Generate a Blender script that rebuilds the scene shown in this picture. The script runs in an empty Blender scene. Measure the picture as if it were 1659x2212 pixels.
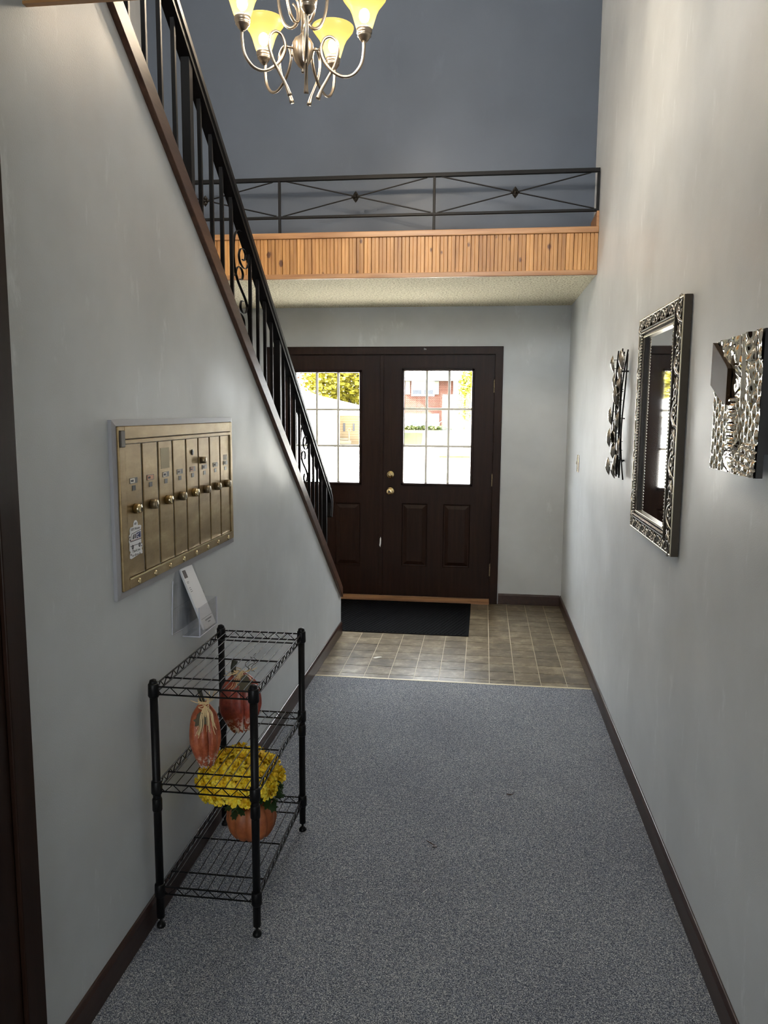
import bpy, math, random
from math import sin, cos, pi, radians
from mathutils import Vector, Matrix
random.seed(7)
S = bpy.context.scene
COL = S.collection

# ------------------------------------------------------------------ camera
W, D, DB, DU, ZC, XL = 1.669, 6.442, 5.038, 5.302, 2.453, -1.33
f, yaw, pitch, roll, CX, CZ = 1667.55, 0.12686, 0.12957, 0.00714, 0.9976, 1.6046
fwd = Vector((-sin(yaw)*cos(pitch), cos(yaw)*cos(pitch), -sin(pitch)))
rt = Vector((cos(yaw), sin(yaw), 0)); up = rt.cross(fwd)
r2 = rt*cos(roll) + up*sin(roll); u2 = -rt*sin(roll) + up*cos(roll)
cd = bpy.data.cameras.new('camera'); cam = bpy.data.objects.new('camera', cd); COL.objects.link(cam)
cam.matrix_world = Matrix(((r2.x, u2.x, -fwd.x, CX), (r2.y, u2.y, -fwd.y, 0), (r2.z, u2.z, -fwd.z, CZ), (0, 0, 0, 1)))
cd.sensor_fit = 'HORIZONTAL'; cd.sensor_width = 36; cd.lens = f/1659*36; cd.clip_start = .05; cd.clip_end = 400
S.camera = cam

# ------------------------------------------------------------------ world, daylight portals, exposure
wd = bpy.data.worlds.new('sky'); S.world = wd; wd.use_nodes = True
bg = wd.node_tree.nodes['Background']; bg.inputs[0].default_value = (.93, .97, 1.0, 1); bg.inputs[1].default_value = 13.0
# overcast sky: three times as bright overhead as at the horizon
_t = wd.node_tree; _g = _t.nodes.new('ShaderNodeNewGeometry'); _s = _t.nodes.new('ShaderNodeSeparateXYZ'); _t.links.new(_g.outputs['Incoming'], _s.inputs[0])
_a = _t.nodes.new('ShaderNodeMath'); _a.operation = 'MAXIMUM'; _m = _t.nodes.new('ShaderNodeMath'); _m.operation = 'MULTIPLY'; _m.inputs[1].default_value = -1; _t.links.new(_s.outputs[2], _m.inputs[0]); _t.links.new(_m.outputs[0], _a.inputs[0]); _a.inputs[1].default_value = 0
_b = _t.nodes.new('ShaderNodeMath'); _b.operation = 'MULTIPLY_ADD'; _b.inputs[1].default_value = 27.0; _b.inputs[2].default_value = 13.0; _t.links.new(_a.outputs[0], _b.inputs[0]); _t.links.new(_b.outputs[0], bg.inputs[1])
def portal(name, loc, rot, sx, sy):
    l = bpy.data.lights.new(name, 'AREA'); l.shape = 'RECTANGLE'; l.size = sx; l.size_y = sy; l.cycles.is_portal = True
    o = bpy.data.objects.new(name, l); COL.objects.link(o); o.location = loc; o.rotation_euler = rot
sl_ = bpy.data.lights.new('sun', 'SUN'); sl_.energy = 220; sl_.angle = radians(1.0); sl_.color = (1, .96, .88)
so_ = bpy.data.objects.new('sun', sl_); COL.objects.link(so_); so_.rotation_euler = Vector((.70, .12, -.70)).to_track_quat('-Z', 'Y').to_euler()
portal('door_daylight', (.615, 6.53, 1.47), (-pi/2, 0, 0), .56, .94)
portal('door_daylight.001', (-.314, 6.53, 1.47), (-pi/2, 0, 0), .56, .94)
portal('landing_fill_portal', (.35, -3.08, 3.9), (pi/2, 0, 0), 2.2, 1.7)  # portal of the added landing window, fill light from behind the camera
portal('hall_fill_portal', (.60, -3.08, 1.40), (pi/2, 0, 0), 1.0, 1.2)  # same for the hall window, also added for fill
vs = S.view_settings
vs.view_transform = 'Standard'; vs.look = 'None'; vs.exposure = 0.35; vs.gamma = 1.0; vs.use_curve_mapping = False
cy = S.cycles
cy.max_bounces = 9; cy.diffuse_bounces = 6; cy.glossy_bounces = 4; cy.transmission_bounces = 6; cy.transparent_max_bounces = 12
cy.caustics_reflective = False; cy.caustics_refractive = False; cy.sample_clamp_indirect = 6.0
cy.use_denoising = True; cy.filter_width = 1.1

# ------------------------------------------------------------------ materials
def srgb(r, g, b):
    def c(x):
        x /= 255
        return x/12.92 if x <= .04045 else ((x+.055)/1.055)**2.4
    return (c(r), c(g), c(b), 1)
def mat(name, color=(.5, .5, .5, 1), rough=.5, metal=0, spec=.5, **kw):
    m = bpy.data.materials.new(name); m.use_nodes = True
    b = m.node_tree.nodes['Principled BSDF']
    b.inputs['Base Color'].default_value = color if len(color) == 4 else (*color, 1)
    b.inputs['Roughness'].default_value = rough; b.inputs['Metallic'].default_value = metal
    b.inputs['Specular IOR Level'].default_value = spec
    for k, v in kw.items(): b.inputs[k].default_value = v
    return m
class NT:
    def __init__(s, m): s.t = m.node_tree; s.b = s.t.nodes.get('Principled BSDF')
    def n(s, typ, **kw):
        x = s.t.nodes.new(typ)
        for k, v in kw.items():
            if k.startswith('_'): setattr(x, k[1:], v)
            else: x.inputs[k].default_value = v
        return x
    def l(s, a, b): s.t.links.new(a, b)
    def coord(s, scale=(1, 1, 1), kind='pos'):
        if kind == 'pos': src = s.n('ShaderNodeNewGeometry').outputs['Position']
        else: src = s.n('ShaderNodeTexCoord').outputs['Object']
        mp = s.n('ShaderNodeMapping'); mp.inputs['Scale'].default_value = scale; s.l(src, mp.inputs['Vector']); return mp.outputs[0]
    def noise(s, scale, detail=3, rough=.5, v=None):
        x = s.n('ShaderNodeTexNoise', Scale=scale, Detail=detail, Roughness=rough)
        if v is not None: s.l(v, x.inputs['Vector'])
        return x.outputs['Fac']
    def ramp(s, fac, stops, interp='LINEAR'):
        x = s.n('ShaderNodeValToRGB'); x.color_ramp.interpolation = interp; e = x.color_ramp.elements
        while len(e) < len(stops): e.new(.5)
        for q, (p, c) in zip(e, stops): q.position = p; q.color = c if len(c) == 4 else (*c, 1)
        s.l(fac, x.inputs[0]); return x.outputs[0]
    def mix(s, fac, a, b, mode='MIX'):
        x = s.n('ShaderNodeMix', _data_type='RGBA', _blend_type=mode)
        for sock, v in ((x.inputs[0], fac), (x.inputs[6], a), (x.inputs[7], b)):
            if hasattr(v, 'links'): s.l(v, sock)
            else: sock.default_value = v
        return x.outputs[2]
    def bump(s, h, strength=.2, dist=.002):
        x = s.n('ShaderNodeBump', Strength=strength, Distance=dist); s.l(h, x.inputs['Height']); s.l(x.outputs[0], s.b.inputs['Normal'])
    def base(s, c): s.l(c, s.b.inputs['Base Color'])

def paint(name, col, rough=.45, mott=.075, bump=.25, scuff=1.14):
    m = mat(name, col, rough, spec=.35); t = NT(m); p = t.coord()
    n1 = t.noise(1.6, 4, .6, p)
    dark = tuple(c*(1-mott*1.6) for c in col[:3]); lite = tuple(min(1, c*(1+mott)) for c in col[:3])
    c = t.ramp(n1, [(.3, dark), (.7, lite)])
    # faint rubbed marks and scuffs, streaky
    st = t.noise(7, 6, .7, t.coord((1, 1.3, .45)))
    mk = t.ramp(st, [(.60, (0, 0, 0)), (.70, (1, 1, 1))])
    c = t.mix(mk, c, (*[min(1, x*scuff) for x in col[:3]], 1)); t.base(c)
    rr = t.ramp(t.noise(2.5, 3, .5, p), [(.3, (rough*.8,)*3), (.7, (rough*1.25,)*3)]); t.l(rr, t.b.inputs['Roughness'])
    t.bump(t.noise(260, 2, .5, p), bump, .0012)
    return m
M = {}
M['wall'] = paint('grey_wall_paint', (.545, .57, .585, 1), .42)
M['wall_far'] = paint('warm_grey_wall_paint', (.55, .54, .52, 1), .5)
M['blue'] = paint('slate_blue_wall_paint', (.074, .090, .118, 1), .5, .05, scuff=1.04)
M['ceil'] = mat('white_ceiling', (.75, .74, .70, 1), .9)

m = mat('popcorn_ceiling', (.72, .67, .52, 1), .95, spec=.1); t = NT(m); p = t.coord()
v = t.noise(75, 3, .75, p); t.base(t.ramp(v, [(.40, (.36, .31, .20)), (.50, (.74, .69, .53)), (.7, (.86, .81, .66))])); t.bump(v, 1.0, .010); M['popcorn'] = m

m = mat('blue_grey_carpet', (.14, .15, .18, 1), .95, spec=.15); t = NT(m)
a = t.noise(300, 4, .75, t.coord((1, 1, 1))); b_ = t.noise(120, 3, .7, t.coord((1, 1, .5)))
ca = t.ramp(a, [(.38, (.022, .027, .040)), (.47, (.16, .18, .215)), (.55, (.33, .35, .38)), (.64, (.80, .81, .82))])
cb = t.ramp(b_, [(.35, (.55, .58, .66)), (.65, (1.25, 1.22, 1.15))])
cc = t.mix(1.0, ca, cb, 'MULTIPLY'); wv = t.ramp(t.noise(2.0, 3, .5, t.coord()), [(.3, (.88, .88, .9)), (.7, (1.08, 1.08, 1.07))])
t.base(t.mix(1.0, cc, wv, 'MULTIPLY')); t.bump(a, .8, .004); M['carpet'] = m

m = mat('vinyl_tile', (.25, .2, .14, 1), .30, spec=.45); t = NT(m); p = t.coord((1, 1, 1))
oi = t.n('ShaderNodeObjectInfo')
n1 = t.noise(9, 6, .7, p); c1 = t.ramp(n1, [(.3, (.062, .046, .028)), (.5, (.130, .102, .066)), (.68, (.29, .245, .17))])
rn = t.ramp(oi.outputs['Random'], [(0, (.80, .80, .80)), (1, (1.18, 1.17, 1.14))])
t.base(t.mix(1.0, c1, rn, 'MULTIPLY')); t.bump(n1, .15, .002); M['tile'] = m
M['grout'] = mat('vinyl_joint', (.52, .46, .34, 1), .6)
M['transition'] = mat('cream_joint_strip', (.55, .49, .33, 1), .5)

def wood(name, dark, mid, lite, rough=.35, axis='z', scale=1, knots=False, coat=.0):
    m = mat(name, mid, rough, spec=.4); t = NT(m)
    sc = {'z': (22, 22, 1.6), 'x': (1.6, 22, 22), 'y': (22, 1.6, 22)}[axis]
    v = t.coord(tuple(s*scale for s in sc)); n = t.noise(1.6, 5, .65, v)
    c = t.ramp(n, [(.3, dark), (.5, mid), (.7, lite)])
    if 'door' in name: t.b.inputs['Specular IOR Level'].default_value = .13
    if knots:
        vo = t.n('ShaderNodeTexVoronoi', Scale=1.0, Randomness=1.0); wr = t.n('ShaderNodeTexNoise', Scale=40.0); dv = t.n('ShaderNodeVectorMath', _operation='MULTIPLY_ADD'); t.l(wr.outputs['Color'], dv.inputs[0]); dv.inputs[1].default_value = (.25, .25, .25); t.l(t.coord((13, 13, 8)), dv.inputs[2]); t.l(dv.outputs[0], vo.inputs['Vector'])
        sz = t.n('ShaderNodeSeparateXYZ'); t.l(vo.outputs['Color'], sz.inputs[0]); q1 = t.n('ShaderNodeMath', _operation='MULTIPLY'); t.l(sz.outputs[0], q1.inputs[0]); q1.inputs[1].default_value = .19
        q2 = t.n('ShaderNodeMath', _operation='SUBTRACT'); t.l(vo.outputs['Distance'], q2.inputs[0]); t.l(q1.outputs[0], q2.inputs[1])
        kn = t.ramp(q2.outputs[0], [(.0, (1, 1, 1)), (.035, (0, 0, 0))])
        c = t.mix(kn, c, (.10, .035, .012, 1))
        oi = t.n('ShaderNodeObjectInfo'); c = t.mix(1.0, c, t.ramp(oi.outputs['Random'], [(0, (.78, .74, .68)), (1, (1.15, 1.15, 1.13))]), 'MULTIPLY')
    t.base(c); t.bump(n, .12, .001); return m
M['pine'] = wood('knotty_pine', (.30, .135, .038), (.43, .215, .068), (.55, .30, .11), .4, 'z', knots=True)
M['pine_x'] = wood('pine_trim', (.24, .105, .036), (.34, .165, .06), (.43, .225, .09), .35, 'x')
M['brown'] = wood('dark_brown_painted_wood', (.020, .0085, .006), (.030, .013, .009), (.042, .019, .013), .33, 'y')
M['stringer'] = wood('brown_stringer_wood', (.040, .017, .010), (.065, .030, .017), (.10, .05, .03), .38, 'y')
M['door'] = wood('dark_brown_door_paint', (.0145, .0066, .0040), (.019, .0088, .0054), (.025, .0115, .007), .38, 'z')
M['oak'] = wood('oak_threshold', (.17, .085, .04), (.24, .125, .06), (.32, .17, .085), .4, 'x')
M['iron'] = mat('black_iron', (.0035, .003, .003, 1), .45, spec=.16)
M['rosette'] = mat('worn_iron_rosette', (.03, .026, .022, 1), .25, metal=.8)
M['blackwire'] = mat('black_powder_coat', (.004, .004, .0045, 1), .42, spec=.2)
m = mat('brass_mailbox', (.34, .24, .115, 1), .38, metal=.85); t = NT(m)
n = t.noise(5, 5, .65, t.coord((1, 1, 3))); t.base(t.ramp(n, [(.3, (.20, .135, .06)), (.55, (.30, .215, .105)), (.75, (.42, .33, .18))]))
t.l(t.ramp(t.noise(14, 4, .6, t.coord()), [(.3, (.28,)*3), (.7, (.46,)*3)]), t.b.inputs['Roughness']); M['brass'] = m
M['brassdark'] = mat('dark_joint_brass', (.03, .02, .012, 1), .5, metal=.3)
M['lockbrass'] = mat('polished_brass', (.72, .58, .34, 1), .18, metal=1)
M['nickel'] = mat('satin_nickel', (.25, .21, .165, 1), .33, metal=1)
M['collar'] = mat('grey_painted_collar', (.36, .36, .38, 1), .4)
M['slot'] = mat('dark_slot', (.012, .012, .012, 1), .3)
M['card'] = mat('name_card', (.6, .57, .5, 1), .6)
M['cardred'] = mat('reddish_name_card', (.42, .2, .11, 1), .5)
M['white'] = mat('white_paper', (.86, .86, .88, 1), .55)
M['ink'] = mat('black_ink', (.02, .02, .025, 1), .6)
M['navy'] = mat('navy_ink', (.02, .025, .12, 1), .6)
M['redink'] = mat('red_ink', (.35, .05, .05, 1), .6)
M['greyink'] = mat('grey_ink', (.25, .25, .27, 1), .6)
M['photo'] = mat('printed_photo', (.06, .035, .03, 1), .5)
M['tape'] = mat('clear_tape', (.50, .42, .28, 1), .12, metal=.5)
M['mat'] = mat('black_rib_mat', (.004, .004, .0045, 1), .95, spec=.05)
M['silver'] = mat('polished_silver', (.86, .85, .84, 1), .03, metal=1)
M['antique'] = mat('antique_silver', (.42, .39, .34, 1), .20, metal=1)
M['silverhammer'] = mat('hammered_silver', (.80, .76, .66, 1), .08, metal=1)
M['bronze'] = mat('dark_bronze_frame', (.05, .04, .028, 1), .38, metal=.5)
M['recess'] = mat('dark_frame_ground', (.012, .009, .007, 1), .5, metal=.3)
M['gilt'] = mat('pale_gilt_molding', (.58, .53, .40, 1), .3, metal=.8)
M['darkreflect'] = mat('dark_reflection_facet', (.035, .019, .008, 1), .5, metal=0, spec=.08)  # dark reflection of a mirror-like facet put into a matte brown
M['gold'] = mat('door_brass', (.80, .62, .33, 1), .15, metal=1)
M['hinge'] = mat('worn_brass_hinge', (.30, .24, .15, 1), .35, metal=.8)
M['muntin'] = mat('white_muntin', (.78, .77, .70, 1), .5)
def glass(name, tint=(1, 1, 1, 1), refl=.08):
    m = bpy.data.materials.new(name); m.use_nodes = True; t = m.node_tree; t.nodes.clear()
    o = t.nodes.new('ShaderNodeOutputMaterial'); tr = t.nodes.new('ShaderNodeBsdfTransparent'); tr.inputs[0].default_value = tint
    g = t.nodes.new('ShaderNodeBsdfGlossy'); g.inputs['Roughness'].default_value = .02
    lw = t.nodes.new('ShaderNodeLayerWeight'); lw.inputs[0].default_value = .5
    pw = t.nodes.new('ShaderNodeMath'); pw.operation = 'POWER'; pw.inputs[1].default_value = 5; t.links.new(lw.outputs['Facing'], pw.inputs[0])
    fr = t.nodes.new('ShaderNodeMath'); fr.operation = 'MULTIPLY_ADD'; fr.inputs[1].default_value = .8; fr.inputs[2].default_value = .03; t.links.new(pw.outputs[0], fr.inputs[0])
    mx = t.nodes.new('ShaderNodeMixShader'); t.links.new(fr.outputs[0], mx.inputs[0]); t.links.new(tr.outputs[0], mx.inputs[1]); t.links.new(g.outputs[0], mx.inputs[2])
    t.links.new(mx.outputs[0], o.inputs[0]); return m
M['edgehighlight'] = mat('acrylic_edge_highlight', (.60, .61, .70, 1), .15)
M['glass'] = glass('window_glass'); M['acrylic'] = glass('clear_acrylic', (.965, .97, .985, 1))
# lit alabaster glass: lets part of the bulb's light straight through, scatters a little of it, glows amber
m = bpy.data.materials.new('amber_alabaster_glass'); m.use_nodes = True; t = m.node_tree; b = t.nodes['Principled BSDF']
b.inputs['Base Color'].default_value = (.006, .0038, .0008, 1); b.inputs['Roughness'].default_value = .4
tl = t.nodes.new('ShaderNodeBsdfTranslucent'); tl.inputs[0].default_value = (.007, .0042, .0009, 1)
tp = t.nodes.new('ShaderNodeBsdfTransparent'); tp.inputs[0].default_value = (1, .93, .82, 1)
em = t.nodes.new('ShaderNodeEmission'); em.inputs[0].default_value = (1, .56, .13, 1); em.inputs[1].default_value = .72
m1 = t.nodes.new('ShaderNodeMixShader'); m1.inputs[0].default_value = .7; m2 = t.nodes.new('ShaderNodeMixShader'); m2.inputs[0].default_value = .5
ad = t.nodes.new('ShaderNodeAddShader')
t.links.new(b.outputs[0], m1.inputs[1]); t.links.new(tl.outputs[0], m1.inputs[2]); t.links.new(m1.outputs[0], m2.inputs[1]); t.links.new(tp.outputs[0], m2.inputs[2])
t.links.new(m2.outputs[0], ad.inputs[0]); t.links.new(em.outputs[0], ad.inputs[1]); t.links.new(ad.outputs[0], t.nodes['Material Output'].inputs[0]); M['shade'] = m
def emit(name, col, st):
    m = mat(name, col); b = m.node_tree.nodes['Principled BSDF']; b.inputs['Emission Color'].default_value = col; b.inputs['Emission Strength'].default_value = st; return m
M['bulb'] = emit('lit_bulb', (1, .965, .93, 1), 2500)
m = mat('rust_orange_pumpkin', (.25, .055, .02, 1), .45); t = NT(m)
n = t.noise(30, 5, .7, t.coord()); c = t.ramp(n, [(.3, (.16, .03, .012)), (.52, (.36, .08, .028)), (.7, (.50, .15, .06))])
g = t.n('ShaderNodeTexCoord'); sx = t.n('ShaderNodeSeparateXYZ'); t.l(g.outputs['Generated'], sx.inputs[0])
low = t.ramp(sx.outputs['Z'], [(.10, (1, 1, 1)), (.26, (0, 0, 0))]); sp = t.ramp(t.noise(75, 4, .7, t.coord()), [(.50, (0, 0, 0)), (.55, (1, 1, 1))])
t.base(t.mix(t.mix(1.0, low, sp, 'MULTIPLY'), c, (.62, .54, .45, 1))); t.bump(n, .3, .003); M['pump'] = m
m = mat('dark_red_pumpkin', (.2, .03, .02, 1), .38); t = NT(m)
n = t.noise(30, 5, .7, t.coord()); c = t.ramp(n, [(.3, (.12, .018, .011)), (.52, (.28, .042, .022)), (.7, (.42, .10, .05))])
g = t.n('ShaderNodeTexCoord'); sx = t.n('ShaderNodeSeparateXYZ'); t.l(g.outputs['Generated'], sx.inputs[0])
low = t.ramp(sx.outputs['Z'], [(.12, (1, 1, 1)), (.3, (0, 0, 0))]); sp = t.ramp(t.noise(60, 4, .7, t.coord()), [(.48, (0, 0, 0)), (.53, (1, 1, 1))])
t.base(t.mix(t.mix(1.0, low, sp, 'MULTIPLY'), c, (.62, .54, .5, 1))); t.bump(n, .3, .003); M['pumpred'] = m
m = mat('orange_pumpkin_pot', (.33, .09, .025, 1), .5); t = NT(m)
n = t.noise(25, 4, .6, t.coord()); t.base(t.ramp(n, [(.3, (.22, .055, .018)), (.7, (.42, .13, .04))])); M['pot'] = m
M['stem'] = mat('dark_green_stem', (.03, .032, .02, 1), .6)
M['leafgrey'] = mat('olive_felt_leaf', (.10, .085, .05, 1), .7)
M['raffia'] = mat('straw_raffia', (.78, .60, .34, 1), .7)
m = mat('yellow_petal', (.80, .60, .03, 1), .55); t = NT(m)
t.base(t.ramp(t.noise(48, 3, .6, t.coord()), [(.32, (.62, .30, .008)), (.5, (.93, .68, .02)), (.68, (.96, .86, .14))]))
t.b.inputs['Subsurface Weight'].default_value = 0.0; M['petal'] = m
M['leaf'] = mat('green_leaf', (.02, .05, .012, 1), .5)

# ------------------------------------------------------------------ mesh helpers
class MB:
    def __init__(s): s.v = []; s.f = []
    def quad(s, *p): n = len(s.v); s.v += [tuple(q) for q in p]; s.f.append(tuple(range(n, n+len(p)))); return s
    def box(s, x0, x1, y0, y1, z0, z1):
        n = len(s.v); s.v += [(x, y, z) for z in (z0, z1) for y in (y0, y1) for x in (x0, x1)]
        s.f += [tuple(n+i for i in q) for q in ((0, 2, 3, 1), (4, 5, 7, 6), (0, 1, 5, 4), (2, 6, 7, 3), (0, 4, 6, 2), (1, 3, 7, 5))]; return s
    def bar(s, a, b, w, h=None, upv=(0, 0, 1)):
        a, b = Vector(a), Vector(b); h = h or w; d = (b-a).normalized(); u = Vector(upv)
        if abs(d.dot(u)) > .98: u = Vector((0, 1, 0))
        r = d.cross(u).normalized(); u = r.cross(d); n = len(s.v)
        for p in (a, b):
            for sx, sz in ((-1, -1), (1, -1), (1, 1), (-1, 1)): s.v.append(tuple(p+r*sx*w/2+u*sz*h/2))
        s.f += [tuple(n+i for i in q) for q in ((0, 1, 2, 3), (7, 6, 5, 4), (0, 4, 5, 1), (1, 5, 6, 2), (2, 6, 7, 3), (3, 7, 4, 0))]; return s
    def tube(s, pts, r, n=8, flat=1.0, fdir=None, closed=False):
        P = [Vector(p) for p in pts]; k = len(P); R = r if isinstance(r, (list, tuple)) else [r]*k; b0 = len(s.v); nrm = None
        for i, p in enumerate(P):
            if closed: d = (P[(i+1) % k]-P[i-1])
            else: d = P[min(i+1, k-1)]-P[max(i-1, 0)]
            d = d.normalized() if d.length > 1e-9 else Vector((0, 0, 1))
            if fdir is not None: nrm = Vector(fdir)
            elif nrm is None: nrm = Vector((0, 0, 1)) if abs(d.z) < .9 else Vector((1, 0, 0))
            nrm = (nrm-d*nrm.dot(d)); nrm = nrm.normalized() if nrm.length > 1e-6 else d.orthogonal().normalized()
            bn = d.cross(nrm)
            for j in range(n):
                a = 2*pi*j/n; s.v.append(tuple(p+nrm*cos(a)*R[i]+bn*sin(a)*R[i]*flat))
        for i in range(k if closed else k-1):
            for j in range(n):
                a, b = b0+i*n+j, b0+i*n+(j+1) % n; c, e = b0+((i+1) % k)*n+(j+1) % n, b0+((i+1) % k)*n+j; s.f.append((a, b, c, e))
        if not closed: s.f.append(tuple(b0+j for j in reversed(range(n)))); s.f.append(tuple(b0+(k-1)*n+j for j in range(n)))
        return s
    def lathe(s, prof, c=(0, 0, 0), n=20, rf=None, ax=None, cap=True):
        c = Vector(c); b0 = len(s.v); X, Y, Z = ax or (Vector((1, 0, 0)), Vector((0, 1, 0)), Vector((0, 0, 1)))
        for r, z in prof:
            for j in range(n):
                a = 2*pi*j/n; q = r*(rf(a, z) if rf else 1); s.v.append(tuple(c+X*cos(a)*q+Y*sin(a)*q+Z*z))
        for i in range(len(prof)-1):
            for j in range(n): s.f.append((b0+i*n+j, b0+i*n+(j+1) % n, b0+(i+1)*n+(j+1) % n, b0+(i+1)*n+j))
        if cap: s.f.append(tuple(b0+j for j in reversed(range(n)))); s.f.append(tuple(b0+(len(prof)-1)*n+j for j in range(n)))
        return s
    def ell(s, c, rx, ry, rz, n=10, m=6, mtx=None):
        c = Vector(c); b0 = len(s.v)
        for i in range(m+1):
            th = pi*i/m
            for j in range(n):
                a = 2*pi*j/n; q = Vector((rx*sin(th)*cos(a), ry*sin(th)*sin(a), rz*cos(th)))
                s.v.append(tuple(c+(mtx @ q if mtx else q)))
        for i in range(m):
            for j in range(n): s.f.append((b0+i*n+j, b0+(i+1)*n+j, b0+(i+1)*n+(j+1) % n, b0+i*n+(j+1) % n))
        return s
    def prism(s, poly, axis, a, b):
        n = len(s.v); k = len(poly)
        def P(p, q): return {'x': (q, p[0], p[1]), 'y': (p[0], q, p[1]), 'z': (p[0], p[1], q)}[axis]
        s.v += [P(p, a) for p in poly]+[P(p, b) for p in poly]
        s.f.append(tuple(range(n, n+k))); s.f.append(tuple(range(n+2*k-1, n+k-1, -1)))
        for i in range(k): j = (i+1) % k; s.f.append((n+i, n+k+i, n+k+j, n+j))
        return s
    def mesh(s, name, m, smooth=False):
        me = bpy.data.meshes.new(name); me.from_pydata(s.v, [], s.f); me.validate(); me.update()
        import bmesh
        bm = bmesh.new(); bm.from_mesh(me); bmesh.ops.recalc_face_normals(bm, faces=bm.faces); bm.to_mesh(me); bm.free()
        for mm in (m if isinstance(m, list) else [m]): me.materials.append(M[mm] if isinstance(mm, str) else mm)
        if smooth: me.polygons.foreach_set('use_smooth', [True]*len(me.polygons))
        return me
    def obj(s, name, m, parent=None, smooth=False, bevel=0, loc=None):
        return link(name, s.mesh(name, m, smooth), parent, bevel, loc)
def link(name, me, parent=None, bevel=0, loc=None):
    o = bpy.data.objects.new(name, me); COL.objects.link(o)
    if parent: o.parent = parent
    if loc: o.location = loc
    if bevel: b = o.modifiers.new('bevel', 'BEVEL'); b.width = bevel; b.segments = 2; b.limit_method = 'ANGLE'
    if parent and parent.location.length > 0 and parent.get('abs'): o.location = (Vector(loc) if loc else Vector((0, 0, 0)))-parent.location
    return o
def thing(name, label, cat, loc=(0, 0, 0), group=None):
    """Empty at the thing's base; children are built in world coordinates and shifted back."""
    o = bpy.data.objects.new(name, None); COL.objects.link(o); o.location = loc; o.empty_display_size = .05
    o['label'] = label; o['category'] = cat; o['abs'] = 1
    if group: o['group'] = group
    return o
def tag(o, label, cat, group=None, kind=None):
    o['label'] = label; o['category'] = cat
    if group: o['group'] = group
    if kind: o['kind'] = kind
    return o
def struct(o, label=None):
    o['kind'] = 'structure'
    if label: o['label'] = label
    return o
def cr(pts, n=6, closed=False):
    P = [Vector(p) for p in pts]; out = []; k = len(P)
    for i in range(k if closed else k-1):
        p0, p1, p2, p3 = (P[i-1] if (i > 0 or closed) else P[0]*2-P[1]), P[i], P[(i+1) % k], (P[(i+2) % k] if (i+2 < k or closed) else P[-1]*2-P[-2])
        for j in range(n):
            t = j/n; out.append(.5*((2*p1)+(p2-p0)*t+(2*p0-5*p1+4*p2-p3)*t*t+(3*p1-p0-3*p2+p3)*t**3))
    if not closed: out.append(P[-1])
    return out
def lerp(a, b, t): return a+(b-a)*t

# ------------------------------------------------------------------ room shell
sl = .7155
def zlow(y): return .32+sl*(5.307-y)          # lower edge of the stair stringer on the corridor wall
YE = 5.375                                      # end of the corridor's left wall
floor = struct(MB().box(XL, W, 4.455, 6.60, -.06, -.003).obj('floor', 'grout'), 'vinyl tile floor of the entry with cream joint lines')
TS = .1524
tm = MB().box(.0022, TS-.0022, .0022, TS-.0022, -.003, .0).mesh('tile', 'tile')
x0 = W-.012-11*TS+.02
for i in range(-9, 12):
    for j in range(0, 14):
        x = x0+i*TS; y = 4.478-.085+j*TS
        lo_y = 4.466
        if x+TS > W-.005 or (x < -.01 and y < 5.30) or x < XL or y > 6.40: 
            if not (x+TS > W-.005 and x < W-.03): continue
            if y > 6.40: continue
        ya, yb = max(y, lo_y), min(y+TS, 6.45); xa, xb = max(x, XL+.0), min(x+TS, W-.002)
        if x >= -.15 and x < .01 and y < 5.30: xa = max(xa, .0)
        if yb-ya < .01 or xb-xa < .01: continue
        if ya == y and yb == y+TS and xa == x and xb == x+TS: link('tile', tm, floor, loc=(x, y, 0))
        else: MB().box(xa+.0022, xb-.0022, ya+.0022, yb-.0022, -.003, 0).obj('tile', 'tile', floor)
carpet = struct(MB().box(0, W, -3.0, 4.452, -.06, .004).obj('floor', 'carpet'), 'blue grey flecked carpet along the corridor')
struct(MB().box(0.012, W-.012, 4.450, 4.468, -.003, .0055).obj('trim_1', 'transition', bevel=.001), 'cream strip where carpet meets tile')
# left corridor wall under the stairs
poly = [(-3.0, 0), (YE, 0), (YE, .272), (1.664+.9, zlow(1.664+.9)-.0), (1.664, zlow(1.664)), (1.664, 2.47), (-3.0, 2.47)]
poly = [(-3.0, -.06), (YE, -.06), (YE, zlow(YE)+.03), (2.0, zlow(2.0)+.03), (2.0, 2.73), (-3.0, 2.73)]
struct(MB().prism(poly, 'x', -.12, 0).obj('wall_left', 'wall'), 'grey corridor wall under the stairs')
struct(MB().box(W, W+.12, -3.0, 6.6, -.06, 5.15).obj('wall_right', 'wall'), 'tall light grey wall on the right')
struct(MB().box(XL-.12, XL, -3.0, 6.6, -.06, 5.15).obj('wall_left', 'wall_far'), 'pale wall beyond the stair railing')
DX0, DX1, DZ1 = -.772, 1.082, 2.075
wb = MB().box(XL, DX0, D, 6.58, -.06, ZC+.01).box(DX1, W, D, 6.58, -.06, ZC+.01).box(DX0, DX1, D, 6.58, DZ1, ZC+.01)
struct(wb.obj('wall_back', 'wall'), 'grey entry wall around the double doors')
struct(MB().box(XL, W, DU, DU+.12, ZC+.2, 5.15).obj('wall_back', 'blue'), 'slate blue wall above the ledge')
struct(MB().box(XL-.12, W+.12, -3.12, 6.6, 5.15, 5.25).obj('ceiling', 'ceil'))
struct(MB().box(XL, W, DB+.01, 6.58, ZC, ZC+.05).obj('ceiling', 'popcorn'), 'cream popcorn ceiling under the ledge')
struct(MB().box(XL, W, -3.0, 1.66, 2.468, 2.52).obj('ceiling', 'popcorn'))
struct(MB().box(XL, W, -3.0, 1.66, 2.52, 2.74).obj('floor', 'carpet'), 'upper landing floor')
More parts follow.
